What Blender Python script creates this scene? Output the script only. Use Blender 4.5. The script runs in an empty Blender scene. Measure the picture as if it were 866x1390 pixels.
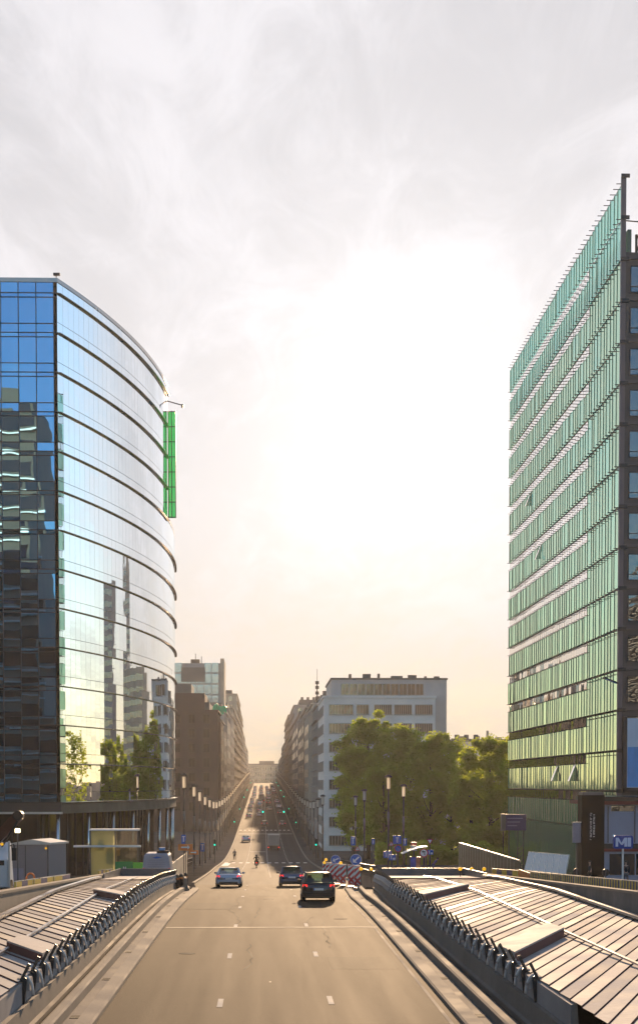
import bpy, bmesh, math, random
from mathutils import Vector, Matrix
random.seed(7)
R = math.radians
sc = bpy.context.scene
COL = sc.collection
# ---------------------------------------------------------------- camera frame
F = 2526.0; EZ = 14.0
PSI = R(1.72); TILT = R(2.87)
SUN_AZ = R(4.2); SUN_EL = R(11.0)      # azimuth from +Y towards +X

def lerp_table(t, v):
    if v <= t[0][0]: return t[0][1]
    for (a, p), (b, q) in zip(t, t[1:]):
        if v <= b: return p + (q - p) * (v - a) / (b - a)
    return t[-1][1]
MAIN = [(-60,5.6),(60,6.0),(84,6.05),(103,6.35),(130,7.2),(172,8.7),(208,9.9),(237,10.8),(262,11.5),(288,12.2),(320,12.7),
        (350,12.85),(400,12.6),(480,11.6),(530,10.8),(658,8.9),(804,6.6),(1000,3.6),(1278,0.3),(1500,-1.2),(4000,-1.2)]
SIDE = [(-400,2.4),(0,2.8),(40,4.0),(69,5.0),(116,6.6),(130,7.2)]
def hmain(y):
    return sum(lerp_table(MAIN, y + d) for d in (-12,-8,-4,0,4,8,12)) / 7
def zroad(y): return EZ - hmain(y)                       # carriageway
def zside(y):                                            # pavements, side streets, terrain
    if y > 140: return EZ - hmain(y) + .12
    a = EZ - lerp_table(SIDE, y); b = EZ - hmain(y) + .12
    t = max(0, min(1, (y - 118) / 20)); return a * (1 - t) + b * t
def zcan(y): return EZ - lerp_table([(20,4.6),(60,4.85),(85,4.95),(105,5.4),(124,6.1)], y)
def y_for_row(row):                                      # distance at which the carriageway is seen on this picture row
    m = (1191 - row) / F; v = (m*math.cos(TILT) - math.sin(TILT)) / (math.cos(TILT) + m*math.sin(TILT))
    best = min(range(60, 1500), key=lambda Y: abs(-hmain(Y) / Y - v)); return float(best)

# ---------------------------------------------------------------- tagging
def tag(o, label=None, cat=None, group=None, kind=None):
    if label: o['label'] = label
    if cat: o['category'] = cat
    if group: o['group'] = group
    if kind: o['kind'] = kind
    return o
def empty(name, loc, rz=0):
    o = bpy.data.objects.new(name, None); COL.objects.link(o)
    o.location = loc; o.rotation_euler = (0, 0, rz); o.empty_display_size = .2
    return o
def copy_tree(o, parent=None):
    c = o.copy(); COL.objects.link(c)
    if parent: c.parent = parent
    for ch in list(o.children): copy_tree(ch, c)
    return c

# ---------------------------------------------------------------- mesh builder
class MB:
    def __init__(s): s.v = []; s.f = []; s.m = []
    def quad(s, a, b, c, d, m=0):
        n = len(s.v); s.v += [tuple(a), tuple(b), tuple(c), tuple(d)]; s.f.append((n, n+1, n+2, n+3)); s.m.append(m)
    def poly(s, pts, m=0):
        n = len(s.v); s.v += [tuple(p) for p in pts]; s.f.append(tuple(range(n, n+len(pts)))); s.m.append(m)
    def box(s, x0, x1, y0, y1, z0, z1, m=0):
        n = len(s.v)
        s.v += [(x0,y0,z0),(x1,y0,z0),(x1,y1,z0),(x0,y1,z0),(x0,y0,z1),(x1,y0,z1),(x1,y1,z1),(x0,y1,z1)]
        for f in ((0,3,2,1),(4,5,6,7),(0,1,5,4),(1,2,6,5),(2,3,7,6),(3,0,4,7)):
            s.f.append(tuple(n+i for i in f)); s.m.append(m)
    def hexa(s, p, m=0):                                   # 8 points, bottom four then top four
        n = len(s.v); s.v += [tuple(q) for q in p]
        for f in ((0,3,2,1),(4,5,6,7),(0,1,5,4),(1,2,6,5),(2,3,7,6),(3,0,4,7)):
            s.f.append(tuple(n+i for i in f)); s.m.append(m)
    def bar(s, a, b, w, h, m=0, up=(0,0,1)):               # rectangular bar between two points
        a = Vector(a); b = Vector(b); d = (b - a).normalized(); u = Vector(up)
        if abs(d.dot(u)) > .98: u = Vector((0,1,0))
        r = d.cross(u).normalized() * (w/2); u = r.cross(d).normalized() * (h/2)
        s.hexa([a-r-u, a+r-u, b+r-u, b-r-u, a-r+u, a+r+u, b+r+u, b-r+u], m)
    def tube(s, pts, rad, seg=8, m=0, caps=True):
        pts = [Vector(p) for p in pts]
        if not hasattr(rad, '__len__'): rad = [rad]*len(pts)
        rings = []
        for i, p in enumerate(pts):
            d = (pts[min(i+1, len(pts)-1)] - pts[max(i-1, 0)]).normalized()
            u = Vector((0,0,1)) if abs(d.z) < .95 else Vector((1,0,0))
            r = d.cross(u).normalized(); u = r.cross(d).normalized()
            n = len(s.v); rings.append(n)
            for k in range(seg):
                a = 2*math.pi*k/seg; s.v.append(tuple(p + (r*math.cos(a) + u*math.sin(a))*rad[i]))
        for a, b in zip(rings, rings[1:]):
            for k in range(seg):
                k2 = (k+1) % seg; s.f.append((a+k, a+k2, b+k2, b+k)); s.m.append(m)
        if caps:
            s.f.append(tuple(rings[0]+k for k in reversed(range(seg)))); s.m.append(m)
            s.f.append(tuple(rings[-1]+k for k in range(seg))); s.m.append(m)
    def build(s, name, mats, parent=None, smooth=False, loc=None, bevel=0):
        me = bpy.data.meshes.new(name); me.from_pydata(s.v, [], s.f)
        if not isinstance(mats, (list, tuple)): mats = [mats]
        for m in mats: me.materials.append(m)
        me.polygons.foreach_set('material_index', s.m)
        if smooth: me.polygons.foreach_set('use_smooth', [True]*len(s.f))
        me.update()
        o = bpy.data.objects.new(name, me); COL.objects.link(o)
        if parent: o.parent = parent
        if loc: o.location = loc
        if bevel:
            b = o.modifiers.new('bevel', 'BEVEL'); b.width = bevel; b.segments = 2; b.limit_method = 'ANGLE'
        return o
def ring_disc(mb, c, axis, r, th, seg=20, m=0):            # a thin disc, axis 'y' or 'x'
    c = Vector(c)
    d = Vector((0, th/2, 0)) if axis == 'y' else Vector((th/2, 0, 0)) if axis == 'x' else Vector((0,0,th/2))
    mb.tube([c-d, c+d], r, seg, m)

# ---------------------------------------------------------------- materials
MATS = {}
def newmat(name):
    m = bpy.data.materials.new(name); m.use_nodes = True; m.node_tree.nodes.clear()
    nt = m.node_tree; out = nt.nodes.new('ShaderNodeOutputMaterial'); return m, nt, out
def N(nt, t, **kw):
    n = nt.nodes.new(t)
    for k, v in kw.items():
        if k.startswith('_'): setattr(n, k[1:], v)
        else:
            k2 = k.replace('__', ' ')
            n.inputs[k2].default_value = v
    return n
def pmat(name, col, rough=.6, metal=0, var=.18, scale=1.5, bump=0, spec=.5, emit=None, es=0, stretch=(1,1,1), rv=.08, bscale=None, coat=0):
    """principled with soft procedural wear: large stains and fine grain"""
    m, nt, out = newmat(name); L = nt.links
    p = N(nt, 'ShaderNodeBsdfPrincipled'); p.inputs['Metallic'].default_value = metal
    p.inputs['Specular IOR Level'].default_value = spec; p.inputs['Coat Weight'].default_value = coat
    tc = N(nt, 'ShaderNodeTexCoord'); mp = N(nt, 'ShaderNodeMapping'); mp.inputs['Scale'].default_value = stretch
    L.new(tc.outputs['Object'], mp.inputs['Vector'])
    n1 = N(nt, 'ShaderNodeTexNoise', Scale=scale*.35, Detail=4.0, Roughness=.6); n2 = N(nt, 'ShaderNodeTexNoise', Scale=scale*9, Detail=3.0)
    L.new(mp.outputs[0], n1.inputs['Vector']); L.new(mp.outputs[0], n2.inputs['Vector'])
    add = N(nt, 'ShaderNodeMath', _operation='ADD'); L.new(n1.outputs[0], add.inputs[0])
    h = N(nt, 'ShaderNodeMath', _operation='MULTIPLY'); h.inputs[1].default_value = .35; L.new(n2.outputs[0], h.inputs[0]); L.new(h.outputs[0], add.inputs[1])
    mr = N(nt, 'ShaderNodeMapRange'); mr.inputs[1].default_value = .42; mr.inputs[2].default_value = .95
    mr.inputs[3].default_value = 1-var; mr.inputs[4].default_value = 1+var; L.new(add.outputs[0], mr.inputs[0])
    mx = N(nt, 'ShaderNodeVectorMath', _operation='SCALE'); mx.inputs[0].default_value = col[:3]; L.new(mr.outputs[0], mx.inputs['Scale'])
    L.new(mx.outputs[0], p.inputs['Base Color'])
    rr = N(nt, 'ShaderNodeMapRange'); rr.inputs[1].default_value = .35; rr.inputs[2].default_value = .7
    rr.inputs[3].default_value = max(.02, rough-rv); rr.inputs[4].default_value = min(1, rough+rv); L.new(n1.outputs[0], rr.inputs[0]); L.new(rr.outputs[0], p.inputs['Roughness'])
    if bump:
        b = N(nt, 'ShaderNodeBump', Strength=bump, Distance=.02)
        if bscale:
            n3 = N(nt, 'ShaderNodeTexNoise', Scale=bscale, Detail=2.0); L.new(mp.outputs[0], n3.inputs['Vector']); L.new(n3.outputs[0], b.inputs['Height'])
        else: L.new(n2.outputs[0], b.inputs['Height'])
        L.new(b.outputs[0], p.inputs['Normal'])
    if emit: p.inputs['Emission Color'].default_value = (*emit, 1); p.inputs['Emission Strength'].default_value = es
    L.new(p.outputs[0], out.inputs[0]); MATS[name] = m; return m

def glassmat(name, body, refl, f0=.35, rough=.02, wob=.02, wscale=.5, trans=0.0, pw=3.0, backcol=None, translucent=0.0):
    """architectural glass: dark body seen through a reflecting pane, more mirror-like at a glance"""
    m, nt, out = newmat(name); L = nt.links
    tc = N(nt, 'ShaderNodeTexCoord')
    nz = N(nt, 'ShaderNodeTexNoise', Scale=wscale, Detail=1.5); L.new(tc.outputs['Object'], nz.inputs['Vector'])
    b = N(nt, 'ShaderNodeBump', Strength=wob, Distance=1.0); L.new(nz.outputs[0], b.inputs['Height'])
    d = N(nt, 'ShaderNodeBsdfDiffuse'); d.inputs[0].default_value = (*body, 1)
    base = d
    if translucent:
        tl = N(nt, 'ShaderNodeBsdfTranslucent'); tl.inputs[0].default_value = (*(backcol or body), 1)
        mxx = N(nt, 'ShaderNodeMixShader'); mxx.inputs[0].default_value = translucent
        L.new(d.outputs[0], mxx.inputs[1]); L.new(tl.outputs[0], mxx.inputs[2]); base = mxx
    if trans:
        t = N(nt, 'ShaderNodeBsdfTransparent'); t.inputs[0].default_value = (*(backcol or (1,1,1)), 1)
        mx = N(nt, 'ShaderNodeMixShader'); mx.inputs[0].default_value = trans
        L.new(base.outputs[0], mx.inputs[1]); L.new(t.outputs[0], mx.inputs[2]); base = mx
    g = N(nt, 'ShaderNodeBsdfGlossy'); g.inputs['Color'].default_value = (*refl, 1); g.inputs['Roughness'].default_value = rough
    L.new(b.outputs[0], g.inputs['Normal'])
    lw = N(nt, 'ShaderNodeLayerWeight', Blend=.5)
    pwn = N(nt, 'ShaderNodeMath', _operation='POWER'); pwn.inputs[1].default_value = pw; L.new(lw.outputs['Facing'], pwn.inputs[0])
    mr = N(nt, 'ShaderNodeMapRange'); mr.inputs[3].default_value = f0; mr.inputs[4].default_value = 1.0; L.new(pwn.outputs[0], mr.inputs[0])
    ms = N(nt, 'ShaderNodeMixShader'); L.new(mr.outputs[0], ms.inputs[0]); L.new(base.outputs[0], ms.inputs[1]); L.new(g.outputs[0], ms.inputs[2])
    L.new(ms.outputs[0], out.inputs[0]); MATS[name] = m; return m

M_concrete = pmat('concrete', (.24,.20,.16), .9, spec=.15, var=.22, scale=1.2, bump=.3)
M_concrete2 = pmat('weathered_concrete', (.17,.15,.135), .9, spec=.15, var=.4, scale=1.6, bump=.3, stretch=(1,1,.25))
M_asphalt = pmat('asphalt', (.075,.068,.064), .5, var=.25, scale=.5, bump=.5, bscale=60)
M_steel = pmat('painted_steel', (.10,.10,.11), .4, .4, var=.15)
M_darksteel = pmat('dark_steel', (.028,.026,.03), .38, .5, var=.2)
M_alu = pmat('brushed_aluminium', (.62,.60,.58), .33, .85, var=.12, scale=1.0)
M_chrome = pmat('polished_steel', (.7,.67,.63), .16, 1.0, var=.06)
M_white = pmat('white_paint', (.75,.75,.74), .5, var=.08)
M_black = pmat('black_plastic', (.015,.015,.016), .45, var=.2)
M_tyre = pmat('tyre_rubber', (.02,.02,.02), .9, spec=.1, var=.2)
M_red = pmat('red_paint', (.60,.03,.025), .45, var=.1)
M_blue = pmat('sign_blue', (.015,.11,.48), .35, var=.06)
M_yellow = pmat('barrier_yellow', (.72,.47,.03), .5, var=.12)
M_navy = pmat('barrier_blue', (.03,.03,.16), .5, var=.15)
M_orange = pmat('orange_plastic', (.75,.20,.03), .45, var=.1)
M_amber = pmat('amber_lens', (.85,.42,.02), .25, var=.05, emit=(1,.5,.02), es=.5)
M_green_g = pmat('signal_green_lamp', (0,.5,.35), .3, emit=(0,1,.62), es=1.3, var=.02)
M_tail = pmat('tail_lamp_lens', (.5,.01,.01), .2, emit=(1,.03,.01), es=.45, var=.05)
M_brake = pmat('lit_brake_lamp', (.6,.01,.01), .2, emit=(1,.02,.01), es=1.3, var=.05)
M_lantern = None
# ---------------------------------------------------------------- road materials
def roadmat(name, base, lane0, lanew, rough=.5, joint=0):
    m, nt, out = newmat(name); L = nt.links
    p = N(nt, 'ShaderNodeBsdfPrincipled'); p.inputs['Specular IOR Level'].default_value = .02
    tc = N(nt, 'ShaderNodeTexCoord'); sp = N(nt, 'ShaderNodeSeparateXYZ'); L.new(tc.outputs['Object'], sp.inputs[0])
    # tyre tracks: slightly darker and smoother bands running with the lanes
    a = N(nt, 'ShaderNodeMath', _operation='SUBTRACT'); a.inputs[1].default_value = lane0; L.new(sp.outputs[0], a.inputs[0])
    b = N(nt, 'ShaderNodeMath', _operation='MULTIPLY'); b.inputs[1].default_value = 4*math.pi/lanew; L.new(a.outputs[0], b.inputs[0])
    c = N(nt, 'ShaderNodeMath', _operation='COSINE'); L.new(b.outputs[0], c.inputs[0])
    mp = N(nt, 'ShaderNodeMapping'); mp.inputs['Scale'].default_value = (1.3,.035,1); L.new(tc.outputs['Object'], mp.inputs[0])
    n1 = N(nt, 'ShaderNodeTexNoise', Scale=1.1, Detail=5.0, Roughness=.65); L.new(mp.outputs[0], n1.inputs['Vector'])
    n2 = N(nt, 'ShaderNodeTexNoise', Scale=.14, Detail=3.0); L.new(tc.outputs['Object'], n2.inputs['Vector'])
    n3 = N(nt, 'ShaderNodeTexNoise', Scale=14.0, Detail=2.0); L.new(tc.outputs['Object'], n3.inputs['Vector'])
    s = N(nt, 'ShaderNodeMath', _operation='MULTIPLY_ADD'); s.inputs[1].default_value = .09; s.inputs[2].default_value = .40; L.new(c.outputs[0], s.inputs[0])
    s2 = N(nt, 'ShaderNodeMath', _operation='MULTIPLY_ADD'); s2.inputs[1].default_value = .55; L.new(n1.outputs[0], s2.inputs[0]); L.new(s.outputs[0], s2.inputs[2])
    s3 = N(nt, 'ShaderNodeMath', _operation='MULTIPLY_ADD'); s3.inputs[1].default_value = .5; L.new(n2.outputs[0], s3.inputs[0]); L.new(s2.outputs[0], s3.inputs[2])
    s4 = N(nt, 'ShaderNodeMath', _operation='MULTIPLY_ADD'); s4.inputs[1].default_value = .3; L.new(n3.outputs[0], s4.inputs[0]); L.new(s3.outputs[0], s4.inputs[2])
    v = N(nt, 'ShaderNodeVectorMath', _operation='SCALE'); v.inputs[0].default_value = base; L.new(s4.outputs[0], v.inputs['Scale'])
    L.new(v.outputs[0], p.inputs['Base Color'])
    r = N(nt, 'ShaderNodeMapRange'); r.inputs[1].default_value=.3; r.inputs[2].default_value=.7; r.inputs[3].default_value = rough-.02; r.inputs[4].default_value = rough+.03
    L.new(n1.outputs[0], r.inputs[0]); L.new(r.outputs[0], p.inputs['Roughness'])
    bp = N(nt, 'ShaderNodeBump', Strength=.35, Distance=.02); L.new(n3.outputs[0], bp.inputs['Height']); L.new(bp.outputs[0], p.inputs['Normal'])
    L.new(p.outputs[0], out.inputs[0]); return m
M_ramp = roadmat('worn_ramp_asphalt', (.066,.047,.031), -1.17, 3.02, .8)
M_street = roadmat('street_asphalt', (.072,.062,.055), -2.6, 3.3, .8)
M_patch = roadmat('patched_asphalt', (.046,.036,.027), -1.17, 3.02, .8)
M_zebra = pmat('fresh_marking', (.75,.72,.68), .8, var=.12, spec=.1)
M_mark = pmat('road_marking', (.45,.42,.37), .85, var=.35, scale=5, spec=.1)
M_ground = pmat('paving', (.10,.09,.08), .92, var=.25, scale=.4, bump=.2, spec=.0)

# ---------------------------------------------------------------- terrain and roads
def ys_list():
    out = [-400,-200,-60,0]; y = 10
    while y < 420: out.append(y); y += 6
    while y < 1560: out.append(y); y += 25
    return out + [1800]
def left_edge(y): return lerp_table([(20,-4.15),(118,-4.15),(140,-5.2),(250,-6.2),(4000,-6.2)], y)
def right_edge(y): return lerp_table([(20,4.9),(105,4.9),(126,6.5),(160,7.3),(4000,7.3)], y)
YS = ys_list()
def strip(name, fx0, fx1, fz, ys, mat, skirt=0):
    mb = MB()
    for a, b in zip(ys, ys[1:]):
        mb.quad((fx0(a),a,fz(a)), (fx1(a),a,fz(a)), (fx1(b),b,fz(b)), (fx0(b),b,fz(b)))
    return mb.build(name, mat)
mb = MB()
YG = sorted(set(YS + [126]))
WL, WR = -9.7, 13.6
for a, b in zip(YG, YG[1:]):
    xs_l = [-880,-400,-150,-60,-25]; xs_r = [25,60,150,400,880]
    la = WL if b <= 126 else left_edge(a); lb = WL if b <= 126 else left_edge(b)
    ra = WR if b <= 126 else right_edge(a); rb = WR if b <= 126 else right_edge(b)
    LA = xs_l + [la]; LB = xs_l + [lb]; RA = [ra] + xs_r; RB = [rb] + xs_r
    if b <= 20: LA = LB = xs_l + [0]; RA = RB = [0] + xs_r
    for A, B in ((LA, LB), (RA, RB)):
        for i in range(len(A)-1):
            mb.quad((A[i],a,zside(a)), (A[i+1],a,zside(a)), (B[i+1],b,zside(b)), (B[i],b,zside(b)))
    if b > 126:                                             # kerb faces
        mb.quad((la,a,zroad(a)), (la,a,zside(a)), (lb,b,zside(b)), (lb,b,zroad(b)))
        mb.quad((ra,a,zroad(a)), (ra,a,zside(a)), (rb,b,zside(b)), (rb,b,zroad(b)))
mb.quad((WL,126,zroad(126)-.5),(WL,126,zside(126)),(left_edge(126),126,zside(126)),(left_edge(126),126,zroad(126)-.5))
mb.quad((WR,126,zroad(126)-.5),(WR,126,zside(126)),(right_edge(126),126,zside(126)),(right_edge(126),126,zroad(126)-.5))
tag(mb.build('ground', M_ground), kind='structure')
yr = [y for y in sorted(set(YS + [20, 140])) if 20 <= y <= 140]
yf = [y for y in sorted(set(YS + [140])) if 140 <= y <= 1800]
tag(strip('ramp_road', left_edge, right_edge, zroad, yr, M_ramp), kind='structure')
tag(strip('road', left_edge, right_edge, zroad, yf, M_street), kind='structure')
# dark floor under the slatted roofs, beside the ramp
mb = MB()
for a, b in zip(yr, yr[1:]):
    if b <= 132:
        mb.quad((WL,a,zroad(a)-.05),(left_edge(a)+.02,a,zroad(a)-.05),(left_edge(b)+.02,b,zroad(b)-.05),(WL,b,zroad(b)-.05))
        mb.quad((right_edge(a)-.02,a,zroad(a)-.05),(WR,a,zroad(a)-.05),(WR,b,zroad(b)-.05),(right_edge(b)-.02,b,zroad(b)-.05))
tag(mb.build('trench_floor', M_concrete2), kind='structure')
# kerb stones along the street
for nm, fe, sg in (('kerb', left_edge, -1), ('kerb', right_edge, 1)):
    mb = MB(); ks = [y for y in YS if 142 <= y <= 1500]
    for a, b in zip(ks, ks[1:]):
        xa, xb = fe(a), fe(b)
        mb.hexa([(xa-.01*sg,a,zroad(a)-.1),(xa+.22*sg,a,zroad(a)-.1),(xb+.22*sg,b,zroad(b)-.1),(xb-.01*sg,b,zroad(b)-.1),
                 (xa-.01*sg,a,zside(a)+.015),(xa+.22*sg,a,zside(a)+.015),(xb+.22*sg,b,zside(b)+.015),(xb-.01*sg,b,zside(b)+.015)])
    tag(mb.build(nm, M_concrete), kind='structure')
# painted markings
def dashes(x, y0, y1, ln, gap, w=.14, name='lane_marking'):
    mb = MB(); y = y0
    while y < y1:
        e = y + ln
        mb.quad((x-w/2,y,zroad(y)+.006+y*.00002),(x+w/2,y,zroad(y)+.006+y*.00002),(x+w/2,e,zroad(e)+.006+y*.00002),(x-w/2,e,zroad(e)+.006+y*.00002)); y = e + gap
    tag(mb.build(name, M_mark), kind='structure')
dashes(-1.17, 49.6, 140, 2.0, 12.4, .15); dashes(1.85, 50.2, 140, 2.0, 12.4, .15)
for x in (-2.6, .7, 4.0): dashes(x, 176, 1250, 3.0, 4.0 if x != .7 else 1.6, .16)
mb = MB()                                                   # edge line on the right of the ramp
for a, b in zip(yr, yr[1:]):
    mb.quad((right_edge(a)-.27,a,zroad(a)+.006),(right_edge(a)-.17,a,zroad(a)+.006),(right_edge(b)-.17,b,zroad(b)+.006),(right_edge(b)-.27,b,zroad(b)+.006))
tag(mb.build('edge_line', M_concrete), kind='structure')
mb = MB()                                                   # expansion joint across the ramp
mb.quad((-4.1,78.3,zroad(78.3)+.009),(4.85,78.3,zroad(78.3)+.009),(4.85,78.75,zroad(78.75)+.009),(-4.1,78.75,zroad(78.75)+.009))
mb.quad((.18,56,zroad(56)+.005),(.24,56,zroad(56)+.005),(.24,130,zroad(130)+.005),(.18,130,zroad(130)+.005))
tag(mb.build('road_joint', pmat('joint_filler', (.30,.25,.19), .8, spec=.1)), kind='structure')
rc = random.Random(41)                                     # cracks and sealed joints in the ramp asphalt
for j in range(7):
    mb = MB(); x = rc.uniform(-3.6,4.2); y = rc.uniform(48,100); z_ = .004+j*.0007
    for i in range(rc.randint(6,16)):
        nx, ny = x + rc.uniform(-.16,.16), y + rc.uniform(.7,1.6)
        mb.quad((x-.025,y,zroad(y)+z_),(x+.025,y,zroad(y)+z_),(nx+.025,ny,zroad(ny)+z_),(nx-.025,ny,zroad(ny)+z_)); x, y = nx, ny
    tag(mb.build('sealed_crack', M_tyre), kind='structure')
for (x0,x1,y0,y1) in ((-3.9,-1.4,92,99),(2.2,4.4,60,64.5),(-.8,1.2,108,121)):
    mb = MB(); yy = [y0+(y1-y0)*i/4 for i in range(5)]
    for a, b in zip(yy, yy[1:]): mb.quad((x0,a,zroad(a)+.0022),(x1,a,zroad(a)+.0022),(x1,b,zroad(b)+.0022),(x0,b,zroad(b)+.0022))
    tag(mb.build('asphalt_patch', M_patch), kind='structure')
for cx_, cy_ in ((-2.7,66),(3.5,84),(.3,104)):
    mb = MB(); mb.tube([(cx_,cy_,zroad(cy_)-.05),(cx_,cy_,zroad(cy_)+.008)], .3, 20); tag(mb.build('manhole_cover', M_tyre), kind='structure')
def crosswalk(y0, y1, x0, x1, solid_left=False):
    mb = MB(); x = x0
    while x < x1-.3:
        w = .55
        ym = (y0+y1)/2; mb.quad((x,y0,zroad(y0)+.02),(x+w,y0,zroad(y0)+.02),(x+w,ym,zroad(ym)+.02),(x,ym,zroad(ym)+.02)); mb.quad((x,ym,zroad(ym)+.02),(x+w,ym,zroad(ym)+.02),(x+w,y1,zroad(y1)+.02),(x,y1,zroad(y1)+.02)); x += 1.1
    tag(mb.build('zebra_crossing', M_zebra), kind='structure')
crosswalk(284, 289, -5.9, 7.1); crosswalk(470, 474, -5.9, 7.1)
mb = MB()
mb.quad((-5.9,262,zroad(262)+.012),(-4.9,262,zroad(262)+.012),(-4.9,284,zroad(284)+.012),(-5.9,284,zroad(284)+.012))
mb.quad((-2.4,352,zroad(352)+.012),(.5,352,zroad(352)+.012),(.5,352.8,zroad(352.8)+.012),(-2.4,352.8,zroad(352.8)+.012))
mb.quad((-5.9,448,zroad(448)+.016),(7,448,zroad(448)+.016),(7,449.2,zroad(449.2)+.016),(-5.9,449.2,zroad(449.2)+.016))
tag(mb.build('stop_line', M_zebra), kind='structure')

# ---------------------------------------------------------------- tunnel walls with brackets, gutters, slatted roofs
GY0, GY1 = 40.0, 124.0
gy = [GY0 + i*4 for i in range(22)]
def extr(name, prof, mats, parent=None, ys=gy, fz=zroad, xo=lambda y: 0):
    """extrude an (x, z) outline along the road"""
    mb = MB(); n = len(prof); rings = []
    for y in ys:
        k = len(mb.v); rings.append(k)
        for x, z in prof: mb.v.append((x + xo(y), y, fz(y) + z))
    for a, b in zip(rings, rings[1:]):
        for i in range(n):
            j = (i+1) % n; mb.f.append((a+i, a+j, b+j, b+i)); mb.m.append(0)
    mb.f.append(tuple(rings[0]+i for i in range(n))); mb.m.append(0); mb.f.append(tuple(rings[-1]+i for i in reversed(range(n)))); mb.m.append(0)
    return mb.build(name, mats, parent)
def oxr(y): return max(0, right_edge(y) - 4.9) * .35
def gutter(sg, e, w, name, lab):
    t = empty(name, (0, GY0, zroad(GY0))); t.location = (0,0,0)
    tag(t, lab, 'gutter')
    o = (lambda y: -max(0, -4.15-left_edge(y))*.35) if sg < 0 else oxr
    extr('kerb_stone', [(e,-.2),(e,.10),(e+sg*.05,.14),(e+sg*.42,.14),(e+sg*.42,-.2)], M_concrete, t, xo=o)
    extr('channel_bed', [(e+sg*.43,-.2),(e+sg*.43,.03),(e+sg*.80,.03),(e+sg*.80,-.2)], M_concrete2, t, xo=o)
    extr('raised_rib', [(e+sg*.81,-.2),(e+sg*.81,.26),(e+sg*.86,.30),(e+sg*1.04,.30),(e+sg*1.08,.26),(e+sg*1.08,-.2)], M_concrete, t, xo=o)
    y = 47
    while y < 118:                                          # gully grates
        mb = MB(); x = e + sg*.6 + o(y)
        mb.box(x-.13, x+.13, y, y+.6, zroad(y)+.02, zroad(y)+.04); mb.build('gully_grate', M_tyre, t); y += 9.5
    return t
gutter(-1, -4.17, 1.5, 'gutter', 'stepped pale concrete gutter along the left edge of the ramp road')
gutter(1, 4.92, 1.6, 'gutter', 'stepped shaded concrete gutter along the right edge of the ramp road')

M_blade = pmat('bracket_steel', (.055,.05,.05), .35, .6, var=.2)
M_hoop = pmat('grey_pipe', (.75,.72,.68), .35, .1, var=.1)
M_block = pmat('beam_end', (.36,.33,.31), .9, 0, var=.2, spec=.08)
def tunnel_wall(sg, xw, lab, ext=0):
    t = empty('tunnel_wall', (0,0,0)); tag(t, lab, 'wall', 'tunnel walls')
    o = (lambda y: 0) if sg < 0 else (lambda y: lerp_table([(20,0),(95,0),(124,.9)], y))
    extr('wall_body', [(xw,-.3),(xw-sg*.10,.02),(xw-sg*.10,.12),(xw,.16),(xw+sg*.04,.62),(xw+sg*.34,.66),(xw+sg*.34,-.3)], M_concrete, t, xo=o)
    zt = lambda y: zcan(y)
    # upper band hangs from the roof edge
    extr('fascia', [(xw+sg*.16,-.62),(xw+sg*.16,-.06),(xw+sg*.30,-.02),(xw+sg*.34,-.62)], M_block, t, fz=zt, xo=o)
    # one bracket of parts, copied along the wall
    br = MB()
    br.box(-.055, .055, -.05, .05, -.85, .0)               # dark vertical strip proud of the wall (x is added below)
    first = None; y = 45.0
    mbs = MB()
    s = -sg                                                  # towards the road
    mbs.hexa([(0,-.03,-.66),(s*.04,-.03,-.66),(s*.04,.03,-.66),(0,.03,-.66),(0,-.03,.0),(s*.11,-.03,.0),(s*.11,.03,.0),(0,.03,.0)])
    mh = MB(); pts = []
    for k in range(9):
        a = math.pi*.5*k/8 ; pts.append((s*(-.04+.26*math.sin(a)), .16+.5*math.sin(a)*.35, .12-.50*(1-math.cos(a))))
    mh.tube(pts, .036, 6)
    mbl = MB(); mbl.bar((-s*.04,0,.0), (s*.17,0,.42), .035, .075); ring_disc(mbl, (s*.04,0,.03), 'y', .065, .09, 12)
    mbk = MB(); mbk.hexa([(-s*.14,.13,-.22),(s*.16,.13,-.26),(s*.16,.95*1.0,-.26),(-s*.14,.95,-.22),(-s*.14,.13,.06),(s*.12,.13,.02),(s*.12,.95,.02),(-s*.14,.95,.06)])
    while y < 123.5:
        loc = (xw + sg*.15 + o(y), y, zcan(y))
        if first is None:
            first = mbs.build('bracket', M_blade, t, loc=loc)
            mbl.build('blade', M_blade, first); mh.build('hoop', M_hoop, first, smooth=True); mbk.build('beam_end', M_block, first)
            c = first
        else:
            c = copy_tree(first, t); c.location = loc
        y += 1.95 if y < 90 else 1.8
    return t
tunnel_wall(-1, -5.66, 'pale sunlit retaining wall left of the ramp topped by a row of dark leaning blades')
tunnel_wall(1, 6.5, 'shaded retaining wall right of the ramp topped by a row of dark leaning blades')

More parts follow.
